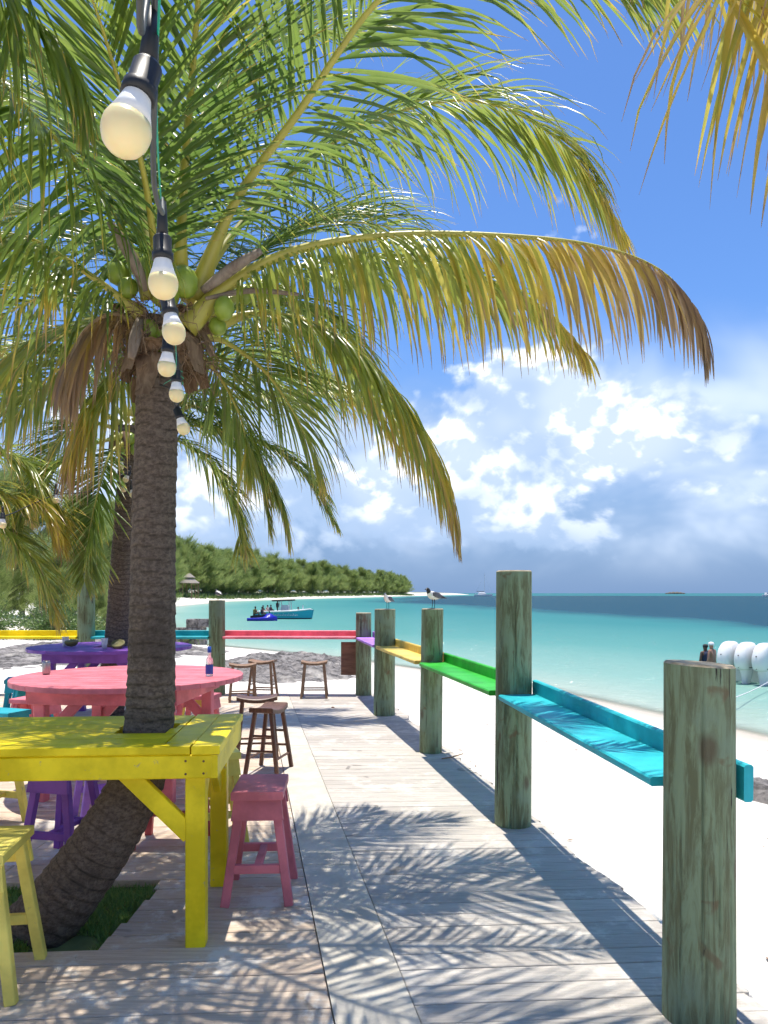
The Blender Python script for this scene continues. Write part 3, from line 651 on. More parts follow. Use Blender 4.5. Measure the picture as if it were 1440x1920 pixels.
for x, y, lb in ((-4.12, 10.0, 'clear plastic cup at the left of the purple table'), (-3.47, 9.6, 'clear plastic cup on the purple table beside the trunk')):
    o = thing('plastic_cup', lb, 'cup', (x, y, TZ)); MB().lathe([(.028, 0), (.030, .002), (.043, .125), (.045, .128), (.041, .124), (.028, .004)], seg=20, cap=False).build('wall', M['cup'], o, True)
    MB().lathe([(.029, .006), (.034, .05), (0, .05)], seg=16).build('drink', M['cloth_white'], o, True)
for x, y, lb, ti in ((-3.98, 9.85, 'opened coconut shell half on the left of the purple table', 0.1), (-3.30, 9.62, 'cut green coconut half leaning beside the palm trunk', .5)):
    o = thing('coconut_half', lb, 'coconut', (x, y, TZ + .008)); o.rotation_euler = (ti, 0, 0)
    MB().lathe([(.015, 0), (.052, .011), (.079, .037), (.086, .064), (.079, .075), (.068, .066)], seg=24).build('shell', M['shell'], o, True)
    MB().lathe([(.070, .065), (.056, .039), (.022, .026), (.0, .025)], seg=24, cap=False).build('flesh', M['flesh'], o, True)

# ------------------------------------------------------------------ palms
def trunk(parent, pts, rads, mtl=None, ringp=.062, seg=26, origin=(0, 0, 0)):
    mtl = mtl or M['bark']; org = Vector(origin); L = sum((Vector(pts[i + 1]) - Vector(pts[i])).length for i in range(len(pts) - 1))
    n = int(L / .0095); P = crom(pts, n); vs, ring = [], []; N = None; ph = random.random() * 10
    for i, p in enumerate(P):
        f = i / (n - 1); r = np.interp(f, np.linspace(0, 1, len(rads)), rads); T = (P[min(i + 1, n - 1)] - P[max(i - 1, 0)]).normalized()
        if N is None: N = T.orthogonal().normalized()
        N = (N - T * N.dot(T)).normalized(); B = T.cross(N)
        for k in range(seg):
            a = 2 * math.pi * k / seg; ca, sa = math.cos(a), math.sin(a)
            w_ = i * .0095 / ringp + .45 * noise.noise(Vector((ca * 1.3, sa * 1.3, i * .02 + ph))) + .25 * math.sin(a + ph); fr = w_ % 1.0
            rd = (1 - fr) ** 1.5; gro = max(0, 1 - min(fr, 1 - fr) / .13)
            q = r * (1 + .055 * rd - .02 - .025 * gro + .03 * noise.noise(Vector((ca * 2.2, sa * 2.2, i * .045 + ph))) + .02 * noise.noise(Vector((ca * 7, sa * 7, i * .3))))
            vs.append(p - org + (N * ca + B * sa) * q); ring.append(gro * (.75 + .5 * noise.noise(Vector((ca * 2, sa * 2, i * .05)))))
    fs = [(i * seg + k, i * seg + (k + 1) % seg, (i + 1) * seg + (k + 1) % seg, (i + 1) * seg + k) for i in range(n - 1) for k in range(seg)]
    return mesh('trunk', vs, fs, mtl, parent, True, {'ring': ring})
def frond(parent, pts, L=.65, droop=1.0, tint=.12, tipt=.35, n=None, org=(0, 0, 0), spread=1.0, split=False, bare=.12, wd=.021, rr=.020, browntip=.25, up0=.25, stiff=0.0, hang=0.0):
    org = Vector(org); K = 60; P = crom(pts, K); LEN = sum((P[i + 1] - P[i]).length for i in range(K - 1))
    o = MB().tube([p - org for p in P], [max(.0025, rr * (1.2 - 1.12 * (i / (K - 1)) ** .8) + rr * 1.1 * max(0, 1 - i / (K * .16)) ** 1.3) for i in range(K)], 8).build('frond', M['rachis'] if tint < .7 else M['rachis_brown'], parent, True)
    tint -= .05 if tint < .4 else 0; n = n or int(LEN / .022); L = L * 1.12
    VS, FS, TI, RN = [], [], [], []
    for j in range(n):
        for s in (-1, 1):
            u = bare + (1 - bare) * (j + random.random() * .7) / n; fi = u * (K - 1); i = min(int(fi), K - 2); p = P[i].lerp(P[i + 1], fi - i); T = (P[i + 1] - P[i]).normalized()
            Sx = T.cross(Vector((0, 0, 1)))
            if Sx.length < .15: Sx = T.cross(Vector((0, 1, 0)))
            Sx.normalize(); N = Sx.cross(T).normalized()
            v = (u - bare) / (1 - bare); prof = (.45 + .55 * min(1, v / .25)) * (1 - .68 * max(0, (v - .5) / .5) ** 1.5); ln = L * prof * random.uniform(.85, 1.1)
            if random.random() < .08: ln *= random.uniform(.35, .8)
            al = R(64 - 40 * v + random.gauss(0, 5)); dr = (T * math.cos(al) + (Sx * s * spread + N * up0 + Vector((random.gauss(0, .15), random.gauss(0, .15), random.gauss(0, .15)))).normalized() * math.sin(al)).normalized()
            if hang: dr = (dr * (1 - hang) + Vector((0, 0, -1)) * hang * random.uniform(.6, 1.3)).normalized()
            seg = 6; q = p - org + Sx * s * .006; wmax = wd * random.uniform(.8, 1.15) * (.55 + .45 * prof); g = droop * random.uniform(.5, 1.6)
            base = len(VS); t0 = tint + (tipt - tint) * v ** 1.6 + random.gauss(0, .05); bt = random.uniform(.3, 1.3) * browntip; rn = random.random()
            side = dr.cross(Vector((0, 0, 1))); side = Sx if side.length < .1 else side.normalized(); tw = random.gauss(0, .35)
            kink = random.randint(2, 5) if random.random() < .2 else 99
            for k in range(seg + 1):
                h = k / seg; ww = wmax * (.35 + .65 * min(1, h / .18)) * (1 - h ** 2.2) + .0012
                fl = dr.cross(T); fl = N if fl.length < .1 else fl.normalized()
                sd2 = dr.cross(fl).normalized(); nn = sd2.cross(dr)
                sd2 = (sd2 * math.cos(tw) + nn * math.sin(tw)).normalized(); nn = sd2.cross(dr)
                VS += [q - sd2 * ww * .5 + nn * ww * .22, q, q + sd2 * ww * .5 + nn * ww * .22]
                tt = t0 + max(0, (h - (1 - bt)) / max(.05, bt)) * (.85 - t0 if bt > 0 else 0); TI += [min(1, max(0, tt))] * 3; RN += [rn] * 3
                st = ln / seg; q = q + dr * st; gg = g * (4 if k >= kink else 1)
                dr = (dr + Vector((0, 0, -1)) * gg * (1.0 / seg) * (.25 + h * (1 - stiff) + .2)).normalized()
            for k in range(seg):
                a = base + k * 3; FS += [(a, a + 1, a + 4, a + 3), (a + 1, a + 2, a + 5, a + 4)]
    if split:
        per = (6 + 1) * 3; pf = 12
        for q in range(len(VS) // per):
            c0 = VS[q * per + 1]; fs = [tuple(i - q * per for i in f) for f in FS[q * pf:(q + 1) * pf]]
            l_ = mesh('leaflet', [v - c0 for v in VS[q * per:(q + 1) * per]], fs, M['leaf'], o, True, {'tint': TI[q * per:(q + 1) * per], 'rnd': RN[q * per:(q + 1) * per]}); l_.location = c0
    else:
        lo = mesh('leaflets', VS, FS, M['leaf'], o, True, {'tint': TI, 'rnd': RN}); lo['kind'] = 'stuff'
    return o
def A(pts, d=None): return [at(p[0], p[1], p[2] if len(p) > 2 else d) for p in pts]

# --- the palm through the yellow table
B0 = at(88, 1745, 3.70); B0.z = -.16
pm = thing('coconut_palm', 'leaning coconut palm growing up through the yellow table', 'palm tree', B0)
tp = [at(52, 1765, 3.80), at(140, 1655, 3.80), at(222, 1535, 3.82), at(266, 1440, 3.92), at(281, 1340, 3.98), at(286, 1150, 4.02), at(289, 950, 4.03), at(294, 800, 4.02), at(300, 690, 4.0), at(308, 600, 3.98)]
trunk(pm, tp, [.172, .160, .148, .135, .124, .120, .116, .113, .110, .108, .112, .125], origin=B0)
def FR(pts, **k): return frond(pm, A(pts), org=B0, **k)
FR([(335, 540, 3.95), (345, 330, 3.6), (362, 120, 3.2), (385, -150, 2.8), (420, -420, 2.5)], L=.66, droop=.25, tint=.08, tipt=.2, rr=.026)
FR([(365, 560, 3.95), (440, 380, 3.8), (560, 210, 3.6), (710, 0, 3.4), (880, -110, 3.3), (1080, -120, 3.2), (1260, -20, 3.2)], L=.80, droop=.9, tint=.12, tipt=.42, rr=.026, hang=.15)
FR([(350, 560, 4.1), (470, 400, 4.4), (620, 270, 4.6), (780, 200, 4.7), (920, 195, 4.7), (1060, 275, 4.7), (1165, 430, 4.6)], L=.78, droop=1.2, tint=.14, tipt=.6, hang=.25)
FR([(350, 615, 3.9), (440, 525, 3.9), (560, 468, 3.9), (720, 442, 3.9), (900, 440, 3.9), (1100, 458, 3.85), (1235, 505, 3.8), (1310, 590, 3.8), (1328, 650, 3.8)], L=.60, droop=2.6, tint=.38, tipt=1.0, split=True, n=105, rr=.027, browntip=.5, wd=.023, hang=.60)
FR([(370, 600, 4.2), (560, 500, 4.6), (750, 480, 4.9), (920, 525, 5.0), (1030, 590, 5.0), (1100, 665, 5.0)], L=.62, droop=1.8, tint=.34, tipt=.62, hang=.35)
FR([(375, 625, 4.1), (480, 588, 4.2), (600, 612, 4.3), (700, 685, 4.3), (780, 785, 4.3), (830, 880, 4.3), (857, 985, 4.3)], L=.62, droop=2.0, tint=.34, tipt=.62, browntip=.45, hang=.45)
FR([(280, 560, 3.95), (240, 450, 3.8), (195, 365, 3.6), (150, 310, 3.4), (90, 245, 3.2), (0, 155, 2.9), (-110, 110, 2.7)], L=.72, droop=2.4, tint=.1, tipt=.3, hang=.5, wd=.024)
FR([(265, 590, 3.9), (195, 535, 3.8), (130, 490, 3.7), (50, 445, 3.5), (-60, 430, 3.3)], L=.66, droop=2.2, tint=.16, tipt=.4, browntip=.5, hang=.45)
FR([(260, 610, 4.0), (180, 600, 4.1), (90, 625, 4.2), (0, 680, 4.3), (-80, 760, 4.3)], L=.66, droop=2.0, tint=.25, tipt=.55, browntip=.6, hang=.5)
FR([(265, 620, 3.9), (215, 590, 3.85), (160, 620, 3.8), (115, 700, 3.8)], L=.46, droop=2.4, tint=.85, tipt=.95, hang=.6, n=34)
FR([(310, 560, 4.2), (250, 380, 4.8), (160, 250, 5.3), (40, 190, 5.7), (-80, 200, 6)], L=.75, droop=.8, tint=.06)
FR([(325, 540, 4.2), (330, 350, 4.7), (420, 150, 5.2), (560, 60, 5.6), (700, 60, 5.8)], L=.78, droop=.7, tint=.08)
FR([(360, 590, 4.2), (470, 480, 4.8), (600, 420, 5.4), (740, 430, 5.8), (820, 500, 6)], L=.72, droop=1.2, tint=.12)
FR([(290, 620, 4.2), (200, 640, 4.6), (100, 700, 4.9), (20, 790, 5.0)], L=.7, droop=1.8, tint=.22, browntip=.5)
FR([(345, 630, 4.1), (420, 640, 4.4), (500, 700, 4.7), (560, 790, 4.8), (590, 870, 4.8)], L=.68, droop=1.8, tint=.22, tipt=.5)
FR([(300, 550, 3.9), (270, 330, 3.4), (200, 80, 2.9), (120, -150, 2.5)], L=.64, droop=.4, tint=.05)
FR([(300, 540, 4.1), (240, 330, 4.2), (120, 170, 4.3), (-20, 90, 4.3)], L=.72, droop=.9, tint=.1)
FR([(300, 630, 4.2), (240, 680, 4.5), (170, 760, 4.6), (130, 860, 4.6)], L=.6, droop=2.0, tint=.3, tipt=.7, browntip=.7, hang=.5)
FR([(330, 640, 4.3), (400, 690, 4.8), (450, 780, 5.0), (470, 880, 5.0)], L=.62, droop=1.8, tint=.25, tipt=.5, hang=.3)
FR([(335, 600, 4.3), (430, 560, 5.0), (560, 570, 5.6), (660, 640, 6.0), (700, 740, 6.1)], L=.7, droop=1.6, tint=.18, tipt=.45, hang=.3)
FR([(300, 560, 4.3), (200, 450, 4.9), (80, 400, 5.4), (-60, 420, 5.8)], L=.72, droop=1.4, tint=.12, hang=.2)
FR([(270, 610, 4.1), (170, 560, 4.4), (70, 560, 4.7), (-40, 620, 4.9)], L=.7, droop=1.6, tint=.15, tipt=.4)
# crown: coconuts, fibre, dry spathes
for px, py, d, r in ((222, 512, 3.88, .062), (288, 505, 3.85, .075), (345, 528, 3.82, .07), (420, 578, 3.85, .052), (312, 548, 3.80, .07), (240, 540, 3.85, .05), (408, 612, 3.92, .045), (300, 640, 3.86, .05), (280, 620, 3.84, .05), (458, 552, 4.0, .045)):
    c_ = at(px, py, d) - B0; ax = Vector((random.gauss(0, .4), random.gauss(0, .4), 1)); MB().lathe([(.12 * r, -1.18 * r), (.5 * r, -1.05 * r), (.85 * r, -.6 * r), (r, 0), (.88 * r, .55 * r), (.5 * r, 1.0 * r), (.1 * r, 1.15 * r)], c_, 18, axis=ax).build('coconut', M['coconut'], pm, True)
for k in range(16):
    a = k * 2.4; h = random.uniform(-.18, .10); c_ = at(308, 625, 3.98) - B0; vs, fs = [], []; n = 8
    for i in range(n + 1):
        f = i / n; rad = .115 + .13 * f ** 1.5 + .02 * random.random(); z = h + .20 * f - .42 * f * f * (1 if k % 2 else .3); wv = .12 * (1 - .7 * f)
        for s in (-1, -.33, .33, 1): aa = a + s * wv / rad; vs.append(c_ + Vector((math.cos(aa) * (rad + .012 * random.random()), math.sin(aa) * rad, z + .02 * noise.noise(Vector((k, f * 4, s))))))
    fs = [(i * 4 + j, i * 4 + j + 1, i * 4 + j + 5, i * 4 + j + 4) for i in range(n) for j in range(3)]; mesh('fibre_sheath', vs, fs, M['fibre'], pm, True)
for pts, wd_ in (([(275, 545, 3.8), (245, 480, 3.72), (205, 415, 3.65)], .05), ([(262, 600, 3.8), (252, 640, 3.74), (246, 672, 3.72)], .05), ([(380, 545, 3.85), (440, 500, 3.8), (490, 470, 3.78)], .05), ([(385, 560, 3.85), (470, 545, 3.9), (560, 552, 3.9)], .025)):
    P = crom([p - B0 for p in A(pts)], 9); MB().tube(P, [wd_ * (.35 + math.sin(math.pi * min(1, .12 + .8 * i / 8)) * .5) * .7 for i in range(9)], 8).build('dry_spathe', M['spathe'], pm, True)
fb = MB(); c_ = at(308, 628, 3.98) - B0
for k in range(420):
    a = random.random() * 6.28; z = random.uniform(-.16, .14); r0 = .115 + .04 * random.random(); d_ = Vector((math.cos(a + random.gauss(0, .5)), math.sin(a + random.gauss(0, .5)), random.gauss(-.3, .7))).normalized()
    p = c_ + Vector((math.cos(a) * r0, math.sin(a) * r0, z)); q = p + d_ * random.uniform(.05, .16); e = q + Vector((random.gauss(0, .03), random.gauss(0, .03), -random.uniform(.03, .14)))
    fb.tube([p, q, e], [.003, .0022, .0012], 3, cap=False)
fbo = fb.build('fibre_strands', M['fibre'], pm); fbo['kind'] = 'stuff'
P = [at(300 + 0 * k, 716, 4.0) + Vector((math.cos(k * .5) * .118, math.sin(k * .5) * .118, .002 * k)) - B0 for k in range(26)]
MB().tube(P, .0028, 5).build('green_tie', M['cord_green'], pm, True)

# --- second palm, through the purple table
B1 = Vector((-3.56, 10.1, -.2)); p2 = thing('coconut_palm', 'smaller coconut palm growing through the purple table behind', 'palm tree', B1)
trunk(p2, [B1 + Vector((-.05, 0, -.1)), B1 + Vector((0, 0, .6)), at(219, 1205, 10.1), at(226, 1080, 10.12), at(234, 960, 10.15), at(240, 870, 10.2), at(243, 800, 10.2)], [.21, .17, .155, .14, .13, .125, .14], origin=B1)
def F2_(pts, **k):
    k['L'] = k.get('L', .72) * 1.12; return frond(p2, A(pts, 10.2), org=B1, wd=.030, n=110, **k)
F2_([(250, 800), (330, 755), (420, 790), (480, 880), (505, 990)], droop=1.6, tint=.2, tipt=.45)
F2_([(255, 800), (400, 750), (520, 745), (620, 738), (720, 765), (755, 860)], droop=1.8, tint=.25, tipt=.6)
F2_([(255, 805), (380, 800), (500, 838), (570, 890), (625, 975)], droop=1.4, tint=.06, tipt=.3)
F2_([(250, 820, 10.1), (330, 825, 9.9), (400, 880, 9.8), (440, 960, 9.8), (455, 1035, 9.8)], droop=1.5, tint=.22, tipt=.5)
F2_([(255, 800), (350, 785), (450, 830), (515, 920), (540, 1005)], droop=1.5, tint=.2, tipt=.5, hang=.2)
F2_([(255, 790), (420, 715), (560, 700), (680, 740), (745, 835)], droop=1.7, tint=.25, tipt=.6, hang=.3)
F2_([(232, 830, 10), (205, 855, 9.7), (182, 930, 9.5), (166, 1010, 9.4), (158, 1092, 9.4)], droop=.4, tint=.07, tipt=.4, L=.6)
F2_([(230, 805), (150, 795), (90, 850), (60, 960)], droop=1.8, tint=.2, tipt=.7)
F2_([(228, 795), (120, 735), (20, 750), (-80, 850)], droop=1.6, tint=.2)
F2_([(238, 780), (200, 650), (120, 560), (20, 520)], droop=1.2, tint=.12)
F2_([(245, 780), (300, 640), (400, 560), (520, 540)], droop=1.3, tint=.15)
F2_([(232, 815, 10), (140, 850, 9.6), (60, 930, 9.4), (30, 1030, 9.3)], droop=1.7, tint=.25, tipt=.5)
F2_([(250, 790, 10.4), (380, 690, 10.8), (520, 660, 11), (640, 720, 11.2)], droop=1.6, tint=.18)
F2_([(240, 790, 10.4), (150, 690, 10.8), (50, 660, 11), (-60, 720, 11.2)], droop=1.6, tint=.18)
for k in range(6):
    c_ = at(243 + random.gauss(0, 16), 835 + random.gauss(0, 12), 10.05) - B1; r = .08; MB().lathe([(.2 * r, -1.1 * r), (.8 * r, -.6 * r), (r, 0), (.8 * r, .65 * r), (.2 * r, 1.1 * r)], c_, 14).build('coconut', M['coconut'], p2, True)
for k in range(8):
    a = k * 2.4; c_ = at(243, 820, 10.2) - B1; P = [c_ + Vector((math.cos(a) * r_, math.sin(a) * r_, z_)) for r_, z_ in ((.12, -.25), (.17, -.1), (.22, .0), (.26, -.2))]; MB().tube(P, [.05, .06, .05, .01], 6).build('fibre_sheath', M['fibre'], p2, True)
# --- third palm, trunk outside the left edge
B2 = Vector((-5.6, 8.9, -.2)); p3 = thing('coconut_palm', 'coconut palm at the left edge with yellow fronds hanging in', 'palm tree', B2)
trunk(p3, [B2, B2 + Vector((0.05, 0, 1.2)), B2 + Vector((.12, .02, 2.9))], [.2, .15, .14], origin=B2)
K3 = B2 + Vector((.12, .02, 2.95))
def wpx(v): return (v.x / v.y * F + 720, HZ - (v.z - CAMH) / v.y * F)
k3 = wpx(K3)
for pts, tn, tp_, dr in (([(-60, 850), (50, 880), (112, 1000)], .3, .6, 1.6), ([(-80, 980), (-10, 985), (60, 1050), (105, 1150)], .25, .6, 1.5), ([(-80, 900), (0, 930), (70, 950), (112, 1020)], .45, .65, 1.6), ([(-150, 700), (-60, 640), (40, 700)], .2, .5, 1.4), ([(-300, 700), (-420, 700), (-520, 850)], .2, .5, 1.4), ([(-260, 650), (-300, 560), (-380, 500)], .2, .4, 1.0)):
    frond(p3, [K3] + A(pts, 8.9), org=B2, L=.78, droop=dr, tint=tn, tipt=tp_, wd=.030, n=105)
# --- two palms beside and behind the viewer whose fronds hang into the top of the picture
B3 = Vector((2.9, -.6, -.25)); p4 = thing('coconut_palm', 'palm right of the viewer, its yellowed fronds hanging in at upper right', 'palm tree', B3)
K4 = Vector((2.35, .9, 4.35)); trunk(p4, [B3, B3 + Vector((-.1, .3, 1.8)), K4 - Vector((0, .02, .1))], [.2, .14, .13], origin=B3)
frond(p4, [K4] + A([(1440, -150, 2.15), (1468, 10, 2.2), (1486, 150, 2.25), (1496, 280, 2.3)]), org=B3, L=.74, droop=1.2, hang=.42, tint=.56, tipt=.60, split=True, n=64, browntip=.38, wd=.024)
frond(p4, [K4] + A([(1340, -300, 2.3), (1395, -150, 2.4), (1440, -20, 2.5), (1465, 100, 2.6)]), org=B3, L=.60, droop=1.6, hang=.5, tint=.5, tipt=.66, browntip=.6, n=64, wd=.022)
for v in ((1.2, -.6, .35), (1.6, .8, .3), (.2, -1.5, .3)):
    frond(p4, [K4, K4 + Vector((v[0] * .5, v[1] * .5, .5)), K4 + Vector((v[0] * 1.2, v[1] * 1.2, .45)), K4 + Vector((v[0] * 1.8, v[1] * 1.8, -.3))], org=B3, L=.65, droop=1.4, tint=.2)
B4 = Vector((-3.0, .3, -.25)); p5 = thing('coconut_palm', 'palm left of the viewer, a glossy frond hanging in at upper left', 'palm tree', B4)
K5 = Vector((-2.2, 1.6, 4.3)); trunk(p5, [B4, B4 + Vector((.2, .4, 1.8)), K5 - Vector((0, .02, .1))], [.2, .14, .13], origin=B4)
frond(p5, [K5] + A([(-40, -120, 2.55), (30, 5, 2.65), (90, 60, 2.7), (135, 120, 2.75), (165, 220, 2.8)]), org=B4, L=.5, droop=2.4, tint=.1, tipt=.3, n=80, hang=.5)
frond(p5, [K5] + A([(-260, -60, 2.5), (-140, 60, 2.6), (-60, 200, 2.7), (-20, 360, 2.75)]), org=B4, L=.6, droop=2.0, tint=.12, tipt=.3, n=80, hang=.4)
for v in ((-1.2, -.6, .35), (-1.4, .8, .3), (.3, -1.5, .3)):
    frond(p5, [K5, K5 + Vector((v[0] * .5, v[1] * .5, .5)), K5 + Vector((v[0] * 1.2, v[1] * 1.2, .45)), K5 + Vector((v[0] * 1.8, v[1] * 1.8, -.3))], org=B4, L=.65, droop=1.4, tint=.2)

# ------------------------------------------------------------------ festoon lights
BULBS = [(240, 235, .95, (-.24, -.18, -1)), (306, 525, 1.58, (.02, 0, -1)), (325, 618, 2.0, (.22, -.1, -1)), (313, 684, 2.56, (-.08, .1, -1)), (331, 736, 3.1, (.02, 0, -1)), (343, 800, 3.6, (.35, 0, -1))]
PLACE = ['nearest the camera, filling the upper left', 'second from the camera, over the palm crown', 'third from the camera, below the crown', 'fourth from the camera, at the top of the trunk', 'fifth from the camera, beside the trunk', 'farthest on the near string, hanging tilted right of the trunk']
def bulb(c_, ax, label, group='round festoon bulbs on the near string', s=1.0):
    ax = Vector(ax).normalized(); o = thing('light_bulb', 'cream festoon bulb ' + label, 'bulb', c_ - ax * .085 * s, group=group); b_ = o.location
    Q = [(-.045, .0), (-.045, .010)]
    MB().lathe([(.0155 * s, -.005 * s), (.0185 * s, .0), (.0185 * s, .028 * s), (.0215 * s, .030 * s), (.0215 * s, .044 * s), (.018 * s, .045 * s)], (0, 0, 0), 20, axis=ax).build('socket', M['socket'], o, True)
    MB().lathe([(.016 * s, .040 * s), (.0175 * s, .046 * s), (.0215 * s, .062 * s), (.0272 * s, .078 * s)], (0, 0, 0), 24, axis=ax).build('collar', M['bulb_white'], o, True)
    MB().lathe([(.0272 * s, .0782 * s), (.0298 * s, .086 * s), (.0302 * s, .094 * s), (.0285 * s, .104 * s), (.0235 * s, .114 * s), (.016 * s, .1205 * s), (.008 * s, .1235 * s), (.001 * s, .1245 * s)], (0, 0, 0), 24, axis=ax).build('globe', M['bulb'], o, True)
    MB().tube([ax * .002, Vector((0, 0, .03)) - ax * .015, Vector((0, 0, .055)) - ax * .02], [.012 * s, .010 * s, .008 * s], 12).build('strain_relief', M['socket'], o, True)
    return o
tops = []
for (px, py, d, ax), lb in zip(BULBS, PLACE):
    c_ = at(px, py, d); o = bulb(c_, ax, lb); tops.append(Vector(o.location) - Vector(ax).normalized() * .02 + Vector((0, 0, .05)))
path = [at(262, -420, .55), at(263, -90, .80), at(264, 60, .90)] + [tops[0] + Vector((.002, -.02, .01)), tops[0] + Vector((.005, .0, 0))]
path += [at(288, 330, 1.15), at(305, 400, 1.4), tops[1], at(316, 560, 1.8), tops[2], at(316, 640, 2.3), tops[3], at(327, 690, 2.8), tops[4], at(331, 755, 3.35), tops[5], at(318, 728, 3.85), at(300, 722, 3.9)]
o = thing('light_cable', 'dark festoon cable running from overhead to the palm trunk', 'cable', path[-1]); MB().tube([p - Vector(path[-1]) for p in crom(path, 120)], .0042, 8).build('cable', M['cable'], o, True)
o = thing('green_cord', 'thin green cord running beside the festoon cable', 'cord', at(300, 722, 3.88))
pth = [at(302, -200, .7), at(299, 0, .9), at(293, 180, 1.1), at(300, 350, 1.45), at(312, 480, 1.8), at(330, 690, 2.9), at(306, 722, 3.87)]
MB().tube([p - Vector(o.location) for p in crom(pth, 60)], .0016, 6).build('cord', M['cord_green'], o, True)
for k, (px, py, d, ax, lb) in enumerate([(232, 916, 9.9, (0, 0, -1), 'on the second trunk, left one of the far cluster'), (248, 926, 9.9, (.1, 0, -1), 'on the second trunk, right one of the far cluster'), (236, 898, 9.9, (-.3, 0, -.6), 'on the second trunk, upper one of the far cluster'), (227, 873, 9.9, (0, 0, -1), 'on the second trunk, topmost, beside the leaf bases'), (105, 936, 8.8, (0, 0, -1), 'hanging in front of the left fronds'), (5, 982, 8.0, (0, 0, -1), 'at the left edge of the picture')]):
    bulb(at(px, py, d), ax, lb, 'bulbs on the far string', 1.25)
pth = [at(238, 885, 9.9), at(170, 920, 9.4), at(105, 928, 8.8), at(50, 950, 8.4), at(5, 968, 8.0), at(-120, 990, 7.4)]
o = thing('light_cable', 'thin dark cable of the far bulb string at the left', 'cable', pth[0]); MB().tube([p - pth[0] for p in crom(pth, 40)], .006, 6).build('cable', M['socket'], o, True)

# ------------------------------------------------------------------ gulls
def gull(loc, rz, head_black, label, s=1.0, headturn=0.0):
    o = thing('gull', label, 'gull', loc, rz, 'gulls perched on the posts')
    # body axis along +x (bill forward), standing; continuous loft from tail to crown
    spine = [(-.195, .128, .006, .004), (-.16, .130, .016, .008), (-.12, .135, .026, .018), (-.07, .140, .040, .036), (-.02, .146, .048, .047), (.03, .156, .046, .049), (.065, .172, .036, .042), (.084, .192, .025, .029), (.092, .208, .0225, .0235), (.100, .222, .023, .022), (.112, .230, .019, .017), (.124, .229, .009, .009)]
    rings = []
    for i, (x, z, wy, wz) in enumerate(spine):
        a = spine[max(0, i - 1)]; c_ = spine[min(len(spine) - 1, i + 1)]; T = Vector((c_[0] - a[0], 0, c_[1] - a[1])).normalized(); U = Vector((-T.z, 0, T.x))
        rings.append([(Vector((x, 0, z)) + Vector((0, 1, 0)) * wy * math.cos(q) + U * wz * math.sin(q)) * s for q in [2 * math.pi * k / 14 for k in range(14)]])
    mb = MB(); mb.loft(rings); nf = len(spine) - 1
    mids = []
    for f in range(len(mb.f)): r = f // 14; mids.append(1 if head_black and r >= nf - 4 and f < nf * 14 else (0))
    mb.m = mids
    mb.build('body', [M['gull_white'], M['gull_black'] if head_black else M['gull_white']], o, True)
    for sy in (-1, 1):
        wr = []
        for x, z, h, yo in ((.055, .172, .018, .040), (.02, .165, .034, .047), (-.04, .152, .036, .047), (-.10, .140, .026, .034), (-.17, .128, .012, .016), (-.235, .118, .003, .006)):
            wr.append([(Vector((x, sy * yo, z)) + Vector((0, sy * .009 * math.cos(q), h * math.sin(q)))) * s for q in [2 * math.pi * k / 10 for k in range(10)]])
        m_ = MB(); m_.loft(wr); m_.m = [1 if f // 10 >= 3 and f < 50 else 0 for f in range(len(m_.f))]; m_.build('wing', [M['gull_grey'], M['gull_black']], o, True)
        MB().tube([Vector((.0, sy * .016, .11)) * s, Vector((-.004, sy * .017, .06)) * s, Vector((.004, sy * .018, .006)) * s], [.006 * s, .0035 * s, .0035 * s], 7).build('leg', M['gull_black'], o, True)
        MB().loft([[Vector((.004 + dx, sy * .018 + wy_, z_)) * s for wy_, z_ in ((-w2, .001), (w2, .001), (w2, .005), (-w2, .005))] for dx, w2 in ((-.004, .003), (.028, .014))]).build('foot', M['gull_black'], o)
        MB().lathe([(.0005, -.003), (.003, 0), (.0005, .003)], Vector((.108, sy * .0195, .233)) * s, 8, axis=(0, 1, 0)).build('eye', M['gull_black'], o, True)
    MB().tube([Vector((.118, 0, .229)) * s, Vector((.145, 0, .226)) * s, Vector((.162, 0, .219)) * s], [.007 * s, .005 * s, .001 * s], 8).build('bill', M['gull_black'], o, True)
    return o
gull((PX[2][0] + .035, PX[2][1] - .03, 1.464), R(226), True, 'black-headed gull on the knotty post, facing left', .86)
gull((PX[3][0] + .05, PX[3][1] - .06, 1.410), R(-115), False, 'pale gull facing the camera on the cracked brownish post', .84)
gull((PX[5][0] + .02, PX[5][1], 1.508), R(125), True, 'small gull on the far post behind the bottle', .72)

# ------------------------------------------------------------------ rocks
def rockpatch(name, label, x0, x1, y0, y1, h, seed, fn, nx=90, ny=110):
    vs, fs = [], []; xs = np.linspace(x0, x1, nx); ys = np.linspace(y0, y1, ny); XX, YY = np.meshgrid(xs, ys, indexing='ij'); gz = ground_z(XX.ravel(), YY.ravel()).reshape(XX.shape)
    for i in range(nx):
        for j in range(ny):
            x, y = xs[i], ys[j]; p = Vector((x * .9, y * .9, seed)); q = fn(x, y) + .35 * noise.noise(p * .7)
            n = noise.fractal(p * 1.3, .8, 2.1, 5) ; rdg = 1 - abs(noise.noise(p * 2.3)) * 2
            z = gz[i, j] - .10 + h * max(-.3, min(1, q)) * (.7 + .45 * n + .35 * rdg) + .05 * noise.noise(p * 9); vs.append((x + .06 * noise.noise(p * 5), y + .06 * noise.noise(p * 5 + Vector((9, 0, 0))), z))
    fs = [(i * ny + j, (i + 1) * ny + j, (i + 1) * ny + j + 1, i * ny + j + 1) for i in range(nx - 1) for j in range(ny - 1)]
    o = mesh(name, vs, fs, M['rock']); tag(o, label, 'rock'); return o
def ell(cx, cy, rx, ry, k=1.4): return lambda x, y: k * (1 - ((x - cx) / rx) ** 2 - ((y - cy) / ry) ** 2)
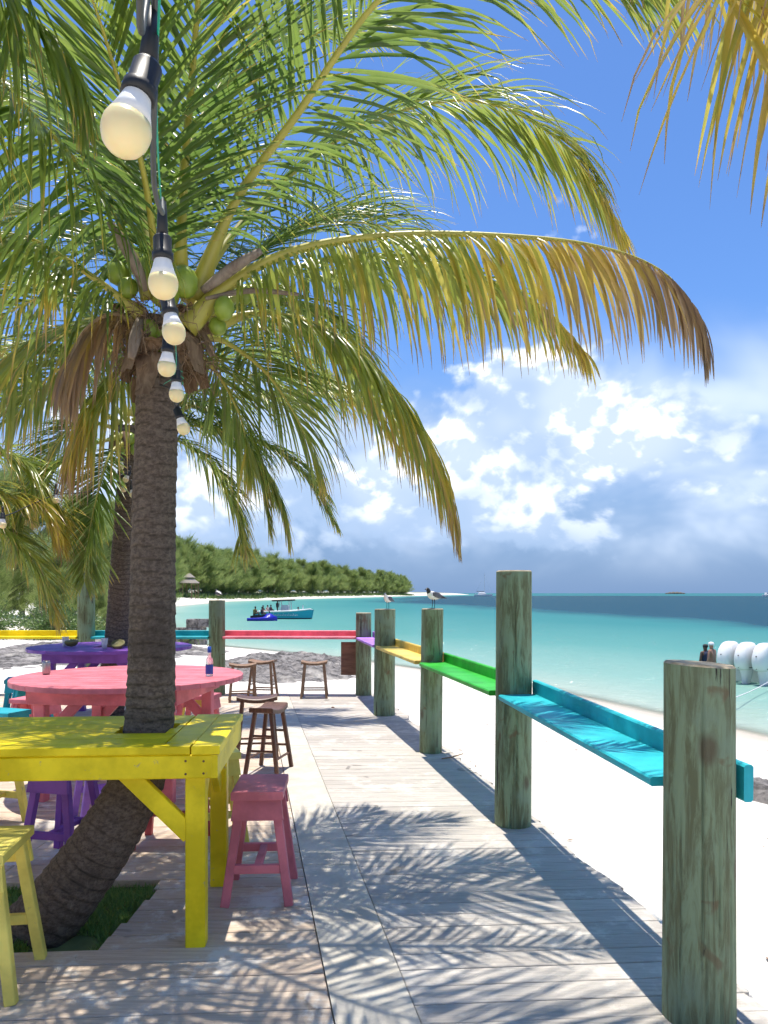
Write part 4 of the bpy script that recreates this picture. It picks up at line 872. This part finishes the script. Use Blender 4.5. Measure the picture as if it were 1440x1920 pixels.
rockpatch('rock_outcrop', 'dark jagged coral rock between the deck end and the water', -5.2, .6, 15.5, 33, .30, 1.3, ell(-2.6, 23.5, 2.3, 8.0), 100, 170)
rockpatch('rock_ledge', 'low pale rock ledge behind the purple table at the left', -13, -5, 16, 34, .22, 5.1, ell(-9, 25, 4.2, 8.5), 90, 110)
rockpatch('shore_rock', 'small grey rock on the sand at the right edge', 3.3, 5.2, 7.3, 9.0, .22, 8.2, ell(4.35, 8.15, .75, .55), 50, 50)
wall = thing('stone_wall', 'ruined grey stone wall stub near the water behind the trunk', 'wall', (-10.6, 38.5, float(ground_z(-10.6, 38.5)[0]) - .1))
bxs = [(-1.0, 0, 1.0), (-.05, .02, .9), (.85, -.03, .8), (-1.4, .1, .75)]
for r_ in range(3):
    x = -1.9
    while x < 1.5:
        L_ = random.uniform(.35, .7); hh = .42
        if r_ < 2 or x > .3:
            bm = MB(); cx = x + L_ / 2; rings = []
            for zz, sc in ((0, .94), (.05, 1), (hh - .05, 1), (hh, .92)):
                rings.append([Vector((cx + sx * L_ / 2 * sc + random.gauss(0, .015), sy * .3 * sc + random.gauss(0, .02), r_ * (hh + .01) + zz)) for sx, sy in ((-1, -1), (0, -1.08), (1, -1), (1.04, 0), (1, 1), (0, 1.06), (-1, 1), (-1.03, 0))])
            bm.loft(rings).build('stone', M['rock'], wall)
        x += L_ + .015

# ------------------------------------------------------------------ trees
def needles(N, h, wid, seed, blade, bw, base=.12, lean=0.0, trunk_r=None):
    rg = np.random.default_rng(seed); nb = 80
    bz = h * (base + (1 - base) * rg.random(nb) ** .9); az_ = rg.random(nb) * 2 * np.pi
    prof = np.clip(1.15 - bz / h, .08, 1) ** .75; ln = wid * prof * rg.uniform(.55, 1.1, nb); rise = rg.uniform(.45, 1.15, nb)
    b = rg.integers(0, nb, N); u = rg.random(N) ** .7
    dirx, diry = np.cos(az_[b]), np.sin(az_[b]); jit = rg.normal(0, 1, (N, 3)) * (.04 + .10 * u[:, None]) * wid * .5
    P = np.c_[dirx * ln[b] * u, diry * ln[b] * u, bz[b] + ln[b] * rise[b] * u * .8] + jit; P[:, 0] += lean * P[:, 2]
    D = np.c_[dirx * .55, diry * .55, np.full(N, .85)] + rg.normal(0, .30, (N, 3)); D /= np.linalg.norm(D, axis=1)[:, None]
    Sd = np.cross(D, rg.normal(0, 1, (N, 3))); Sd /= np.linalg.norm(Sd, axis=1)[:, None] + 1e-9
    l_ = blade * rg.uniform(.6, 1.3, N)[:, None]; w_ = bw * rg.uniform(.7, 1.3, N)[:, None]; droop = np.zeros((N, 3)); droop[:, 2] = -blade * rg.uniform(.0, .35, N)
    V = np.stack([P - Sd * w_ * .5, P + Sd * w_ * .5, P + D * l_ * .55 + Sd * w_ * .35, P + D * l_ + droop, P + D * l_ * .55 - Sd * w_ * .35], 1).reshape(-1, 3)
    fs = (np.arange(N)[:, None] * 5 + np.arange(5)[None]).tolist()
    t_ = np.repeat(np.clip(rg.normal(.42, .22, N) + .25 * (u - .6), 0, 1), 5); r_ = np.repeat(rg.random(N), 5); brs = [(bz[i], az_[i], ln[i], rise[i]) for i in range(nb)]
    return V, fs, t_, r_, brs
def tree_proto(name, N, h, wid, seed, blade, bw, mtl, branches=True, tr=.02, base=.12):
    V, fs, t_, r_, br = needles(N, h, wid, seed, blade, bw, base)
    cm = bpy.data.meshes.new('crown'); cm.from_pydata(V.tolist(), [], fs); cm.materials.append(mtl)
    for k, a in (('tint', t_), ('rnd', r_)): q = cm.attributes.new(k, 'FLOAT', 'POINT'); q.data.foreach_set('value', a.astype(np.float32))
    mb = MB(); mb.tube([(0, 0, -.6), (0, 0, h * .3), (.02 * h, 0, h * .7), (0, 0, h * .95)], [h * tr, h * tr * .8, h * tr * .45, h * tr * .1], 8)
    if branches:
        for z, a, l, ri in br: mb.tube([(0, 0, z), (math.cos(a) * l * .5, math.sin(a) * l * .5, z + l * ri * .36), (math.cos(a) * l * .95, math.sin(a) * l * .95, z + l * ri * .74)], [h * tr * .22, h * tr * .14, h * tr * .04], 5)
    tm = bpy.data.meshes.new('trunk'); tm.from_pydata(mb.v, [], mb.f); tm.materials.append(M['grey_bark']); return tm, cm
def plant(name, proto, x, y, label, cat, group, s=1.0, rz=0.0, z=None):
    o = thing(name, label, cat, (x, y, float(ground_z(x, y)[0]) if z is None else z), rz, group); o.scale = (s, s, s)
    if 'far' in group: o.scale = (s * random.uniform(.8, 1.25), s * random.uniform(.8, 1.25), s * random.uniform(.82, 1.08))
    link('trunk', proto[0], o); c_ = link('crown', proto[1], o); c_['kind'] = 'stuff'; return o
near = [tree_proto('casuarina', 30000, 9.0, 3.4, 11 + k, .60, .026, M['needle'], base=.01) for k in range(2)]
for k, (x, y, s, lb) in enumerate([(-23.5, 46, .95, 'tall feathery casuarina at the left edge behind the yellow rail'), (-18.2, 47, .80, 'feathery casuarina left of the palm trunks, behind the rocks'), (-29, 62, 1.25, 'casuarina rising behind the hanging left fronds'), (-24, 72, 1.15, 'casuarina just left of the second palm trunk, farther back'), (-15.2, 36, .42, 'small bushy casuarina behind the tall green post'), (-20.0, 38, .55, 'low casuarina behind the drooping yellow frond'), (-33, 105, 1.5, 'casuarina showing just right of the main palm trunk'),
    (-21.6, 40, .62, 'low spreading casuarina at the far left behind the rail'), (-26.5, 49, .9, 'casuarina at the extreme left edge, farther back'), (-16.6, 41, .55, 'small casuarina between the back post and the palm trunks'), (-19.5, 56, .85, 'casuarina rising straight behind the tall back post'), (-22.5, 58, 1.0, 'casuarina behind the broad dark green hanging frond'),
    (-17.6, 33.5, .36, 'low bushy casuarina at the far left just above the yellow rail'), (-13.6, 36.5, .30, 'low bushy casuarina left of the tall back post'), (-24.0, 40, .7, 'leafy casuarina cut by the left edge of the picture'), (-15.4, 47, .50, 'casuarina sapling seen between the second palm and the back post'), (-20.2, 66, .8, 'casuarina seen just left of the second palm trunk')]):
    plant('casuarina_tree', near[k % 2], x, y, lb, 'tree', 'near casuarinas on the left', s, k * 1.3)
fars = [tree_proto('casuarina', 8000, 17.0, 8.6, 31 + k, 2.6, .12, M['needle'], tr=.015, base=.02) for k in range(4)]
shore_far = [(-72, 215), (-66, 262), (-60, 300), (-56, 345), (-50, 400), (-38, 470), (-22, 560), (-4, 660), (14, 760), (26, 830)]
cnt = 0
for i in range(58):
    f = i / 57 * (len(shore_far) - 1); a = min(int(f), len(shore_far) - 2); p = Vector(shore_far[a]).lerp(Vector(shore_far[a + 1]), f - a)
    for row in range(2 if i % 2 else 1):
        x = p.x - 2 - row * 11 + random.gauss(0, 2.0); y = p.y + random.gauss(0, 6)
        plant('casuarina_tree', fars[cnt % 4], x, y, 'green casuarina in the dense wood along the far beach', 'tree', 'casuarinas along the far shore', random.uniform(.70, 1.0) * (1.0 + .15 * i / 57), random.random() * 6.28); cnt += 1
# shrubs
def shrub(x, y, h, wd_, label, n=1500, seed=1, leaf=.09):
    rg = np.random.default_rng(seed); u = rg.normal(0, 1, (n, 3)); u /= np.linalg.norm(u, axis=1)[:, None]; rad = rg.random(n) ** .6
    lump = 1 + .35 * np.sin(u[:, 0] * 4 + seed) * np.cos(u[:, 1] * 5) + .2 * np.sin(u[:, 2] * 7)
    P = u * (rad * lump)[:, None] * np.array([wd_, wd_, h * .55]); P[:, 2] = np.abs(P[:, 2] + h * .35); D = u + rg.normal(0, .6, (n, 3)); D /= np.linalg.norm(D, axis=1)[:, None]
    Sd = np.cross(D, rg.normal(0, 1, (n, 3))); Sd /= np.linalg.norm(Sd, axis=1)[:, None]; l_ = leaf * rg.uniform(.6, 1.4, n)[:, None]
    V = np.stack([P, P + D * l_ * .5 + Sd * l_ * .28, P + D * l_, P + D * l_ * .5 - Sd * l_ * .28], 1).reshape(-1, 3)
    o = thing('shrub', label, 'shrub', (x, y, float(ground_z(x, y)[0])), group='low shrubs behind the deck')
    c_ = mesh('foliage', V.tolist(), (np.arange(n)[:, None] * 4 + np.arange(4)).tolist(), M['bush'], o, attrs={'tint': np.repeat(rg.random(n), 4), 'rnd': np.repeat(rg.random(n), 4)}); c_['kind'] = 'stuff'
    mb = MB()
    for k in range(7):
        a = k * .9; mb.tube([(0, 0, -.1), (math.cos(a) * wd_ * .35, math.sin(a) * wd_ * .35, h * .4), (math.cos(a) * wd_ * .6, math.sin(a) * wd_ * .6, h * .75)], [.03, .02, .008], 5)
    mb.build('stem', M['grey_bark'], o)
shrub(-13.2, 31, 1.5, 1.5, 'rounded green shrub at the left behind the yellow rail', 9000, 3)
shrub(-11.6, 34, 1.0, 1.0, 'small green shrub just left of the tall back post', 6000, 5)
shrub(-16.2, 31, 1.8, 1.8, 'large green shrub at the far left edge', 10000, 7)
shrub(-13.4, 41, 1.1, .9, 'small pale shrub between the back post and the trunks', 5000, 9)
shrub(-9.6, 38.2, .75, .9, 'sparse twiggy shrub growing over the stone wall', 260, 12, .12)
# low scrub along the foot of the far wood
sv, sf, sa, sr = [], [], [], []
for i in range(9000):
    f = random.random() * (len(shore_far) - 1); a = min(int(f), len(shore_far) - 2); p = Vector(shore_far[a]).lerp(Vector(shore_far[a + 1]), f - a)
    x = p.x + random.uniform(-6, 8); y = p.y + random.gauss(0, 4); sv.append((x, y)); 
zz = ground_z([p[0] for p in sv], [p[1] for p in sv]); V = []
for (x, y), z in zip(sv, zz):
    n = len(V); h = random.uniform(.4, 1.6); w_ = random.uniform(.25, .6); a = random.random() * 3.14; c1, s1 = math.cos(a) * w_, math.sin(a) * w_; V += [(x - c1, y - s1, z), (x + c1, y + s1, z), (x + random.gauss(0, .4), y, z + h)]; sf.append((n, n + 1, n + 2)); q = random.random(); sa += [q] * 3; sr += [random.random()] * 3
o = mesh('beach_scrub', V, sf, M['bush'], attrs={'tint': sa, 'rnd': sr}); o['kind'] = 'stuff'; tag(o, 'low green scrub along the foot of the far wood', 'scrub')
# thatched hut by the far wood
hx, hy = -60.5, 240.0; hz = float(ground_z(hx, hy)[0]); o = thing('thatched_hut', 'small grey thatched two-tier hut roof among the far trees', 'hut', (hx, hy, hz))
for z0, r0, r1, h in ((4.6, 3.3, 1.6, 1.3), (6.3, 2.0, .4, 1.2)): MB().lathe([(r0 * .97, z0 - .15), (r0, z0), (r1, z0 + h)], seg=10).build('roof', M['thatch'], o)
for k in range(6): a = k * 1.047; MB().tube([(math.cos(a) * 2.8, math.sin(a) * 2.8, -.4), (math.cos(a) * 2.8, math.sin(a) * 2.8, 4.7)], .12, 6).build('post', M['tan'], o)

# ------------------------------------------------------------------ people (one skinned body each)
def person(label, loc, rz, pose='sit', skin='skin', shirt=None, cap=False, scale=1.0):
    J = {'pel': (0, 0, 0), 'bel': (0, .01, .14), 'che': (0, .02, .32), 'nec': (0, .03, .46), 'hea': (0, .05, .56), 'cro': (0, .05, .68)}
    if pose == 'sit': J['pel'] = (0, 0, 0); legs = {'k': (.12, .40, .03), 'f': (.13, .42, -.40), 't': (.14, .52, -.43)}
    else: legs = {'k': (.10, .04, -.42), 'f': (.10, 0, -.84), 't': (.10, .13, -.87)}
    arms = {'s': (.18, .02, .40), 'e': (.23, .14, .16), 'h': (.16, .36, .12)} if pose == 'sit' else {'s': (.18, .02, .40), 'e': (.24, .02, .14), 'h': (.24, .10, -.08)}
    vs = [J[k] for k in ('pel', 'bel', 'che', 'nec', 'hea', 'cro')]; es = [(0, 1), (1, 2), (2, 3), (3, 4), (4, 5)]; rd = [.13, .125, .14, .055, .085, .075]
    for s in (-1, 1):
        n = len(vs); vs += [(s * .09, 0, -.03)] + [(s * legs[k][0], legs[k][1], legs[k][2]) for k in 'kft']; es += [(0, n), (n, n + 1), (n + 1, n + 2), (n + 2, n + 3)]; rd += [.095, .065, .045, .035]
        n = len(vs); vs += [(s * arms[k][0], arms[k][1], arms[k][2]) for k in 'seh']; es += [(2, n), (n, n + 1), (n + 1, n + 2)]; rd += [.06, .045, .035]
    o = thing('person', label, 'person', loc, rz); o.scale = (scale,) * 3
    me = bpy.data.meshes.new('body'); me.from_pydata(vs, es, []); b_ = link('body', me, o); me.materials.append(M[skin])
    md = b_.modifiers.new('skin', 'SKIN')
    for i, r_ in enumerate(rd): me.skin_vertices[0].data[i].radius = (r_, r_)
    me.skin_vertices[0].data[0].use_root = True; b_.modifiers.new('sub', 'SUBSURF').levels = 1; b_.modifiers['sub'].render_levels = 1
    if shirt:
        MB().lathe([(.145, -.02), (.15, .10), (.165, .30), (.15, .40), (.07, .455)], (0, .015, 0), 14).build('shirt', M[shirt], o, True)
    if cap: MB().lathe([(.10, .60), (.102, .64), (.085, .69), (.03, .715)], (0, .05, 0), 14).build('cap', M['cloth_white'], o, True)
    else: MB().lathe([(.09, .585), (.096, .63), (.08, .685), (.02, .705)], (0, .035, 0), 14).build('hair', M['gull_black'], o, True)
    return o

# ------------------------------------------------------------------ motor boat with canopy, jet ski
def hull(mb, L, Bm, H, draft, mi, n=18, sheer=.22, stern=1.0):
    rings = []
    for i in range(n + 1):
        u = i / n; wv = Bm / 2 * (1 - max(0, (u - .45) / .55) ** 2.4) * (.94 + .06 * min(1, u * 5)); hh = H * (1 + sheer * max(0, u - .35) ** 1.4 * 2); k = -draft * (1 - max(0, (u - .7) / .3) ** 2 * .9); fl = 1 + .0 * u
        x = -L / 2 + L * u; xo = .10 * L * max(0, u - .75) * 1.6
        rings.append([(x, 0, k), (x, wv * .72, k * .25), (x + xo * .3, wv * .88, hh * .12), (x + xo, wv, hh), (x + xo, wv - .10, hh + .02), (x + xo, max(0, wv - .16), hh - .05), (x + xo, 0, hh - .10), (x + xo, -max(0, wv - .16), hh - .05), (x + xo, -wv + .10, hh + .02), (x + xo, -wv, hh), (x + xo * .3, -wv * .88, hh * .12), (x, -wv * .72, k * .25)])
    mb.loft([[Vector(p) for p in r] for r in rings])
    mb.m = []
    for f in range(len(mb.f)):
        j = f % 12
        mb.m.append(mi[0] if j in (2, 9) else mi[1] if j in (3, 4, 5, 6, 7, 8) else mi[2])
    mb.m[-2:] = [mi[0], mi[0]]
BL = at(533, 1155, 84); bt = thing('motor_boat', 'turquoise open motor boat with grey canopy anchored in the bay', 'boat', (BL.x, BL.y, SEA), R(-4))
mb = MB(); hull(mb, 6.0, 2.1, .82, .25, (0, 1, 2)); mb.build('hull', [M['hull_teal'], M['gel'], M['navy']], bt)
MB().loft([[Vector((x, y, z)) for x, y in ((-.35 + s, -.4 + s), (.55 - s, -.4 + s), (.55 - s, .4 - s), (-.35 + s, .4 - s))] for z, s in ((.6, 0), (1.25, .02), (1.5, .1))]).build('console', M['gel'], bt)
MB().beam((-1.2, 0, 1.98), (1.05, 0, 2.04), 1.7, .17, ch=.05).build('canopy', M['canvas'], bt)
for x in (-.45, .7):
    for y in (-.6, .6): MB().tube([(x, y, .6), (x * .95, y * .95, 1.4), (x * .9, y * .9, 1.98)], .045, 6).build('canopy_post', M['alu'], bt)
MB().loft([[Vector((2.05 + x, y, z)) for x, y in ((-.02, -.25), (.02, -.25), (.02, .25), (-.02, .25))] for z in (.85, 1.5)]).build('board_rack', M['gel'], bt)
MB().loft([[Vector((-3.2 + dx, y, z)) for dx, y in ((-.2, -.18), (.18, -.18), (.18, .18), (-.2, .18))] for z, dx in ((-.3, 0), (.4, 0), (1.0, 0))]).build('engine', M['black'], bt)
for sy in (-1, 1): MB().tube([(-3.0, sy * 1.0, .80), (-1, sy * 1.06, .80), (.8, sy * 1.0, .86), (2.1, sy * .62, .96), (2.9, sy * .16, 1.06)], .085, 8).build('gunwale', M['gel'], bt, True)
for k in range(11):                                                        # illegible hand-painted script along the hull
    x = -1.3 + k * .27; yv = -1.045 if x < .2 else -1.045 + .01 * (x - .2); pts = [(x, yv, .34), (x + .06, yv, .56 + .08 * (k % 2)), (x + .12, yv, .36), (x + .2, yv, .48), (x + .27, yv, .36)]
    MB().tube(pts, .022, 5).build('lettering', M['cloth_white'], bt)
bm_ = lambda x, y, z: (BL.x + x, BL.y + y, SEA + z)
person('person in dark clothes standing at the boat console', bm_(-.75, -.1, 1.3), R(-80), 'stand', 'skin_dark', 'cloth_navy')
person('person in dark shirt seated at the middle of the boat', bm_(-1.45, -.3, .85), R(-60), 'sit', 'skin_dark', 'cloth_navy')
person('person seated low near the stern of the boat', bm_(-2.3, -.2, .78), R(-100), 'sit', 'skin', 'gull_black')
person('person in a light shirt seated by the boat stern', bm_(-1.9, .4, .8), R(-120), 'sit', 'skin', 'cloth_white')
person('person seated in the bow of the boat', bm_(1.55, 0, .6), R(90), 'sit', 'skin_dark', 'cloth_navy')
JL = at(492, 1163, 78); js = thing('jet_ski', 'dark blue jet ski carrying two riders beside the boat', 'jet ski', (JL.x, JL.y, SEA), R(2))
rings = []
for i in range(13):
    u = i / 12; x = -1.5 + 3.0 * u; wv = .55 * (1 - max(0, (u - .55) / .45) ** 2.2) * (.85 + .15 * min(1, u * 4)); hh = .28 + .12 * u
    tp_ = hh + (.42 * math.exp(-((u - .72) / .16) ** 2)); rings.append([Vector(p) for p in ((x, 0, -.18 * (1 - u * .6)), (x, wv * .8, -.02), (x, wv, hh * .8), (x, wv * .8, hh), (x, wv * .35, tp_), (x, -wv * .35, tp_), (x, -wv * .8, hh), (x, -wv, hh * .8), (x, -wv * .8, -.02))])
MB().loft(rings).build('hull', M['blue'], js, True)
MB().loft([[Vector((x, y, z)) for y, z in ((-.18, .25), (.18, .25), (.14, h), (-.14, h))] for x, h in ((-1.2, .50), (-.6, .62), (0, .58), (.3, .66))]).build('saddle', M['black'], js)
MB().tube([(.62, -.4, 1.02), (.72, 0, .95), (.62, .4, 1.02)], .03, 6).build('handlebar', M['black'], js); MB().beam((.8, 0, .55), (.70, 0, .95), .1, .1).build('steering_column', M['black'], js)
person('jet ski rider in front, in a dark vest', (JL.x - .05, JL.y, SEA + .72), R(-88), 'sit', 'skin_dark', 'cloth_navy')
person('jet ski passenger at the back, in a yellowish vest', (JL.x - .75, JL.y, SEA + .76), R(-88), 'sit', 'skin_dark', 'cloth_yellow')

# ------------------------------------------------------------------ boat with three white outboards at the right edge
OB = at(1400, 1285, 24.0); ob = thing('outboard_boat', 'moored boat at the right edge with three large white outboard motors', 'boat', (OB.x, OB.y, SEA), R(37))
mb = MB(); hull(mb, 8.0, 2.7, .95, .3, (0, 1, 2)); ob.scale = (.87,) * 3; o = mb.build('hull', [M['gel'], M['gel'], M['navy']], ob); o.location = (4.55, 0, 0)
MB().loft([[Vector((x, y, z)) for x, y in ((3.2 + s, -.6 + s), (4.6 - s, -.6 + s), (4.6 - s, .6 - s), (3.2 + s, .6 - s))] for z, s in ((.8, 0), (1.6, .05), (1.9, .2))]).build('console', M['gel'], ob)
for k, yv in enumerate((-.64, 0, .64)):
    r_ = []
    for z, xc, lx, ly in ((.50, -.10, .30, .19), (.58, -.16, .40, .23), (.80, -.14, .47, .265), (1.02, -.09, .48, .275), (1.22, -.03, .44, .265), (1.36, .02, .36, .235), (1.44, .05, .26, .18), (1.47, .06, .12, .09)):
        r_.append([Vector((xc + lx * math.copysign(abs(math.cos(q)) ** .7, math.cos(q)), yv + ly * math.copysign(abs(math.sin(q)) ** .7, math.sin(q)), z)) for q in [2 * math.pi * j / 18 for j in range(18)]])
    e = MB().loft(r_).build('outboard_motor', M['gel'], ob, True); 
    MB().loft([[Vector((x0 + lx * math.cos(q), yv + ly * math.sin(q), z)) for q in [2 * math.pi * j / 12 for j in range(12)]] for z, x0, lx, ly in ((-.55, -.1, .20, .05), (-.15, -.06, .20, .09), (.20, -.02, .25, .15), (.45, -.02, .30, .20), (.62, -.05, .33, .22))]).build('midsection', M['gel'], e, True)
    MB().tube([(-.40, yv, -.42), (-.1, yv, -.42), (.12, yv, -.42), (.2, yv, -.42)], [.04, .09, .08, .02], 10).build('gearcase', M['gel'], e, True)
    MB().loft([[Vector((-.14 + .425 * math.cos(q), yv + .243 * math.sin(q), z)) for q in [2 * math.pi * j / 18 for j in range(18)]] for z in (.575, .60)]).build('cowl_seam', M['black'], e)
    MB().beam((.02, yv, .45), (.45, yv, .55), .22, .10).build('mount_bracket', M['alu'], e)
    MB().lathe([(.022, 0), (.022, .012)], (-.57, yv, 1.02), 10, axis=(-1, 0, 0)).build('badge', M['black'], e)
o = thing('mooring_rope', 'thin pale mooring rope from the right boat to the beach', 'rope', at(1440, 1277, 24)); P = [at(1470, 1262, 23.8), at(1420, 1290, 21), at(1378, 1308, 18.5), at(1330, 1325, 16.5), at(1300, 1350, 14.5)]
MB().tube([p - Vector(o.location) for p in crom(P, 24)], .012, 6).build('rope', M['cloth_white'], o, True)
q = at(1336, 1240, 27); person('person in a white cap standing in the shallows by the outboard motors', (q.x, q.y, SEA + .38), R(40), 'stand', 'skin', None, True)
q = at(1324, 1240, 28); person('dark-haired person beside the one in a white cap', (q.x, q.y, SEA + .25), R(20), 'stand', 'skin_dark', 'cloth_navy')

# ------------------------------------------------------------------ far boats and islet
c0 = at(906, 1111, 700); cz = thing('catamaran', 'white sailing catamaran with bare mast on the horizon', 'boat', (c0.x, c0.y, SEA), R(-8))
for yv in (-2.6, 2.6):
    mb = MB(); hull(mb, 16, 1.7, 1.5, .4, (0, 0, 0)); mb.m = []; o = MB(); o.v, o.f, o.m = mb.v, mb.f, [0] * len(mb.f); o.build('hull', M['gel'], cz).location = (0, yv, 0)
MB().loft([[Vector((x, y, z)) for x, y in ((-5 + s, -2.8 + s * .4), (3 - s * 1.4, -2.8 + s * .4), (3 - s * 1.4, 2.8 - s * .4), (-5 + s, 2.8 - s * .4))] for z, s in ((1.3, 0), (2.8, .5), (3.4, 1.6))]).build('cabin', M['gel'], cz)
MB().tube([(1, 0, 2), (1, 0, 21)], [.16, .1], 6).build('mast', M['alu'], cz); MB().tube([(1, 0, 4.2), (-6, 0, 4.4)], .25, 6).build('boom', M['canvas'], cz)
for p in ((7.5, 0, 1.5), (-7.0, 2, 1.5), (-7.0, -2, 1.5)): MB().tube([(1, 0, 20.5), p], .05, 4).build('stay', M['alu'], cz)
c0 = at(1266, 1110, 2600); isl = thing('far_islet', 'low dark islet on the horizon at the right', 'islet', (c0.x, c0.y, SEA))
MB().loft([[Vector((x, 14 * math.sin(q) * r_, max(-1, 5.5 * math.cos(q) * r_ + 1))) for q in [2 * math.pi * j / 10 for j in range(10)]] for x, r_ in [(-34 + i * 4.0, (.12 + .9 * math.sin(math.pi * i / 17) ** .6) * (1 + .3 * math.sin(i * 2.1))) for i in range(18)]]).build('land', M['grey_bark'], isl, attrs=None)
c0 = at(1438, 1111, 620); fb = thing('far_boat', 'small white boat on the horizon at the right edge', 'boat', (c0.x, c0.y, SEA), R(30)); mb = MB(); hull(mb, 9, 3, 1.4, .4, (0, 0, 0)); mb.build('hull', [M['gel'], M['gel'], M['navy']], fb)
MB().loft([[Vector((x, y, z)) for x, y in ((-2 + s, -1 + s * .3), (1.5 - s, -1 + s * .3), (1.5 - s, 1 - s * .3), (-2 + s, 1 - s * .3))] for z, s in ((1.2, 0), (2.6, .3), (3.4, .5))]).build('cabin', M['gel'], fb)

# ------------------------------------------------------------------ small debris
o = thing('fallen_stalk', 'short dry stalk lying on the deck by the knotty post', 'stalk', (.66, 7.55, .01)); MB().tube([(-.10, -.05, .004), (0, 0, .008), (.12, .06, .03)], [.006, .008, .005], 6).build('stalk', M['rachis_brown'], o, True)
for k, (x, y, lb) in enumerate(((-.72, 10.9, 'small dry leaf scrap on the far deck planks'), (-1.03, 4.35, 'little white shell on the shaded planks by the yellow leg'))):
    o = thing('deck_scrap', lb, 'debris', (x, y, .004)); MB().lathe([(.022, 0), (.026, .006), (.012, .014), (.001, .016)], seg=9).build('scrap', M['tan'] if k == 0 else M['gel'], o, True)

fv, ff = [], []
for i in range(170):
    y = random.uniform(2.5, 24); x = edge_r(min(y, 12.4)) + .25 + random.random() ** 1.3 * 6.5
    if random.random() < .45: x = np.interp(y, [6, 14.9, 22.8, 27], [12, 7.4, 4.4, 2.0]) - random.uniform(1.0, 2.2)
    z = float(ground_z(x, y)[0]) + .006; n = len(fv); a = random.random() * 6.28; L_ = random.uniform(.012, .06); w_ = L_ * random.uniform(.12, .5); c1, s1 = math.cos(a), math.sin(a)
    fv += [(x - c1 * L_, y - s1 * L_, z), (x + s1 * w_, y - c1 * w_, z + .006), (x + c1 * L_, y + s1 * L_, z + .004), (x - s1 * w_, y + c1 * w_, z + .008)]; ff.append((n, n + 1, n + 2, n + 3))
o = mesh('beach_flotsam', fv, ff, M['tan']); o['kind'] = 'stuff'; tag(o, 'scattered brown seaweed scraps and twigs on the white sand', 'flotsam')
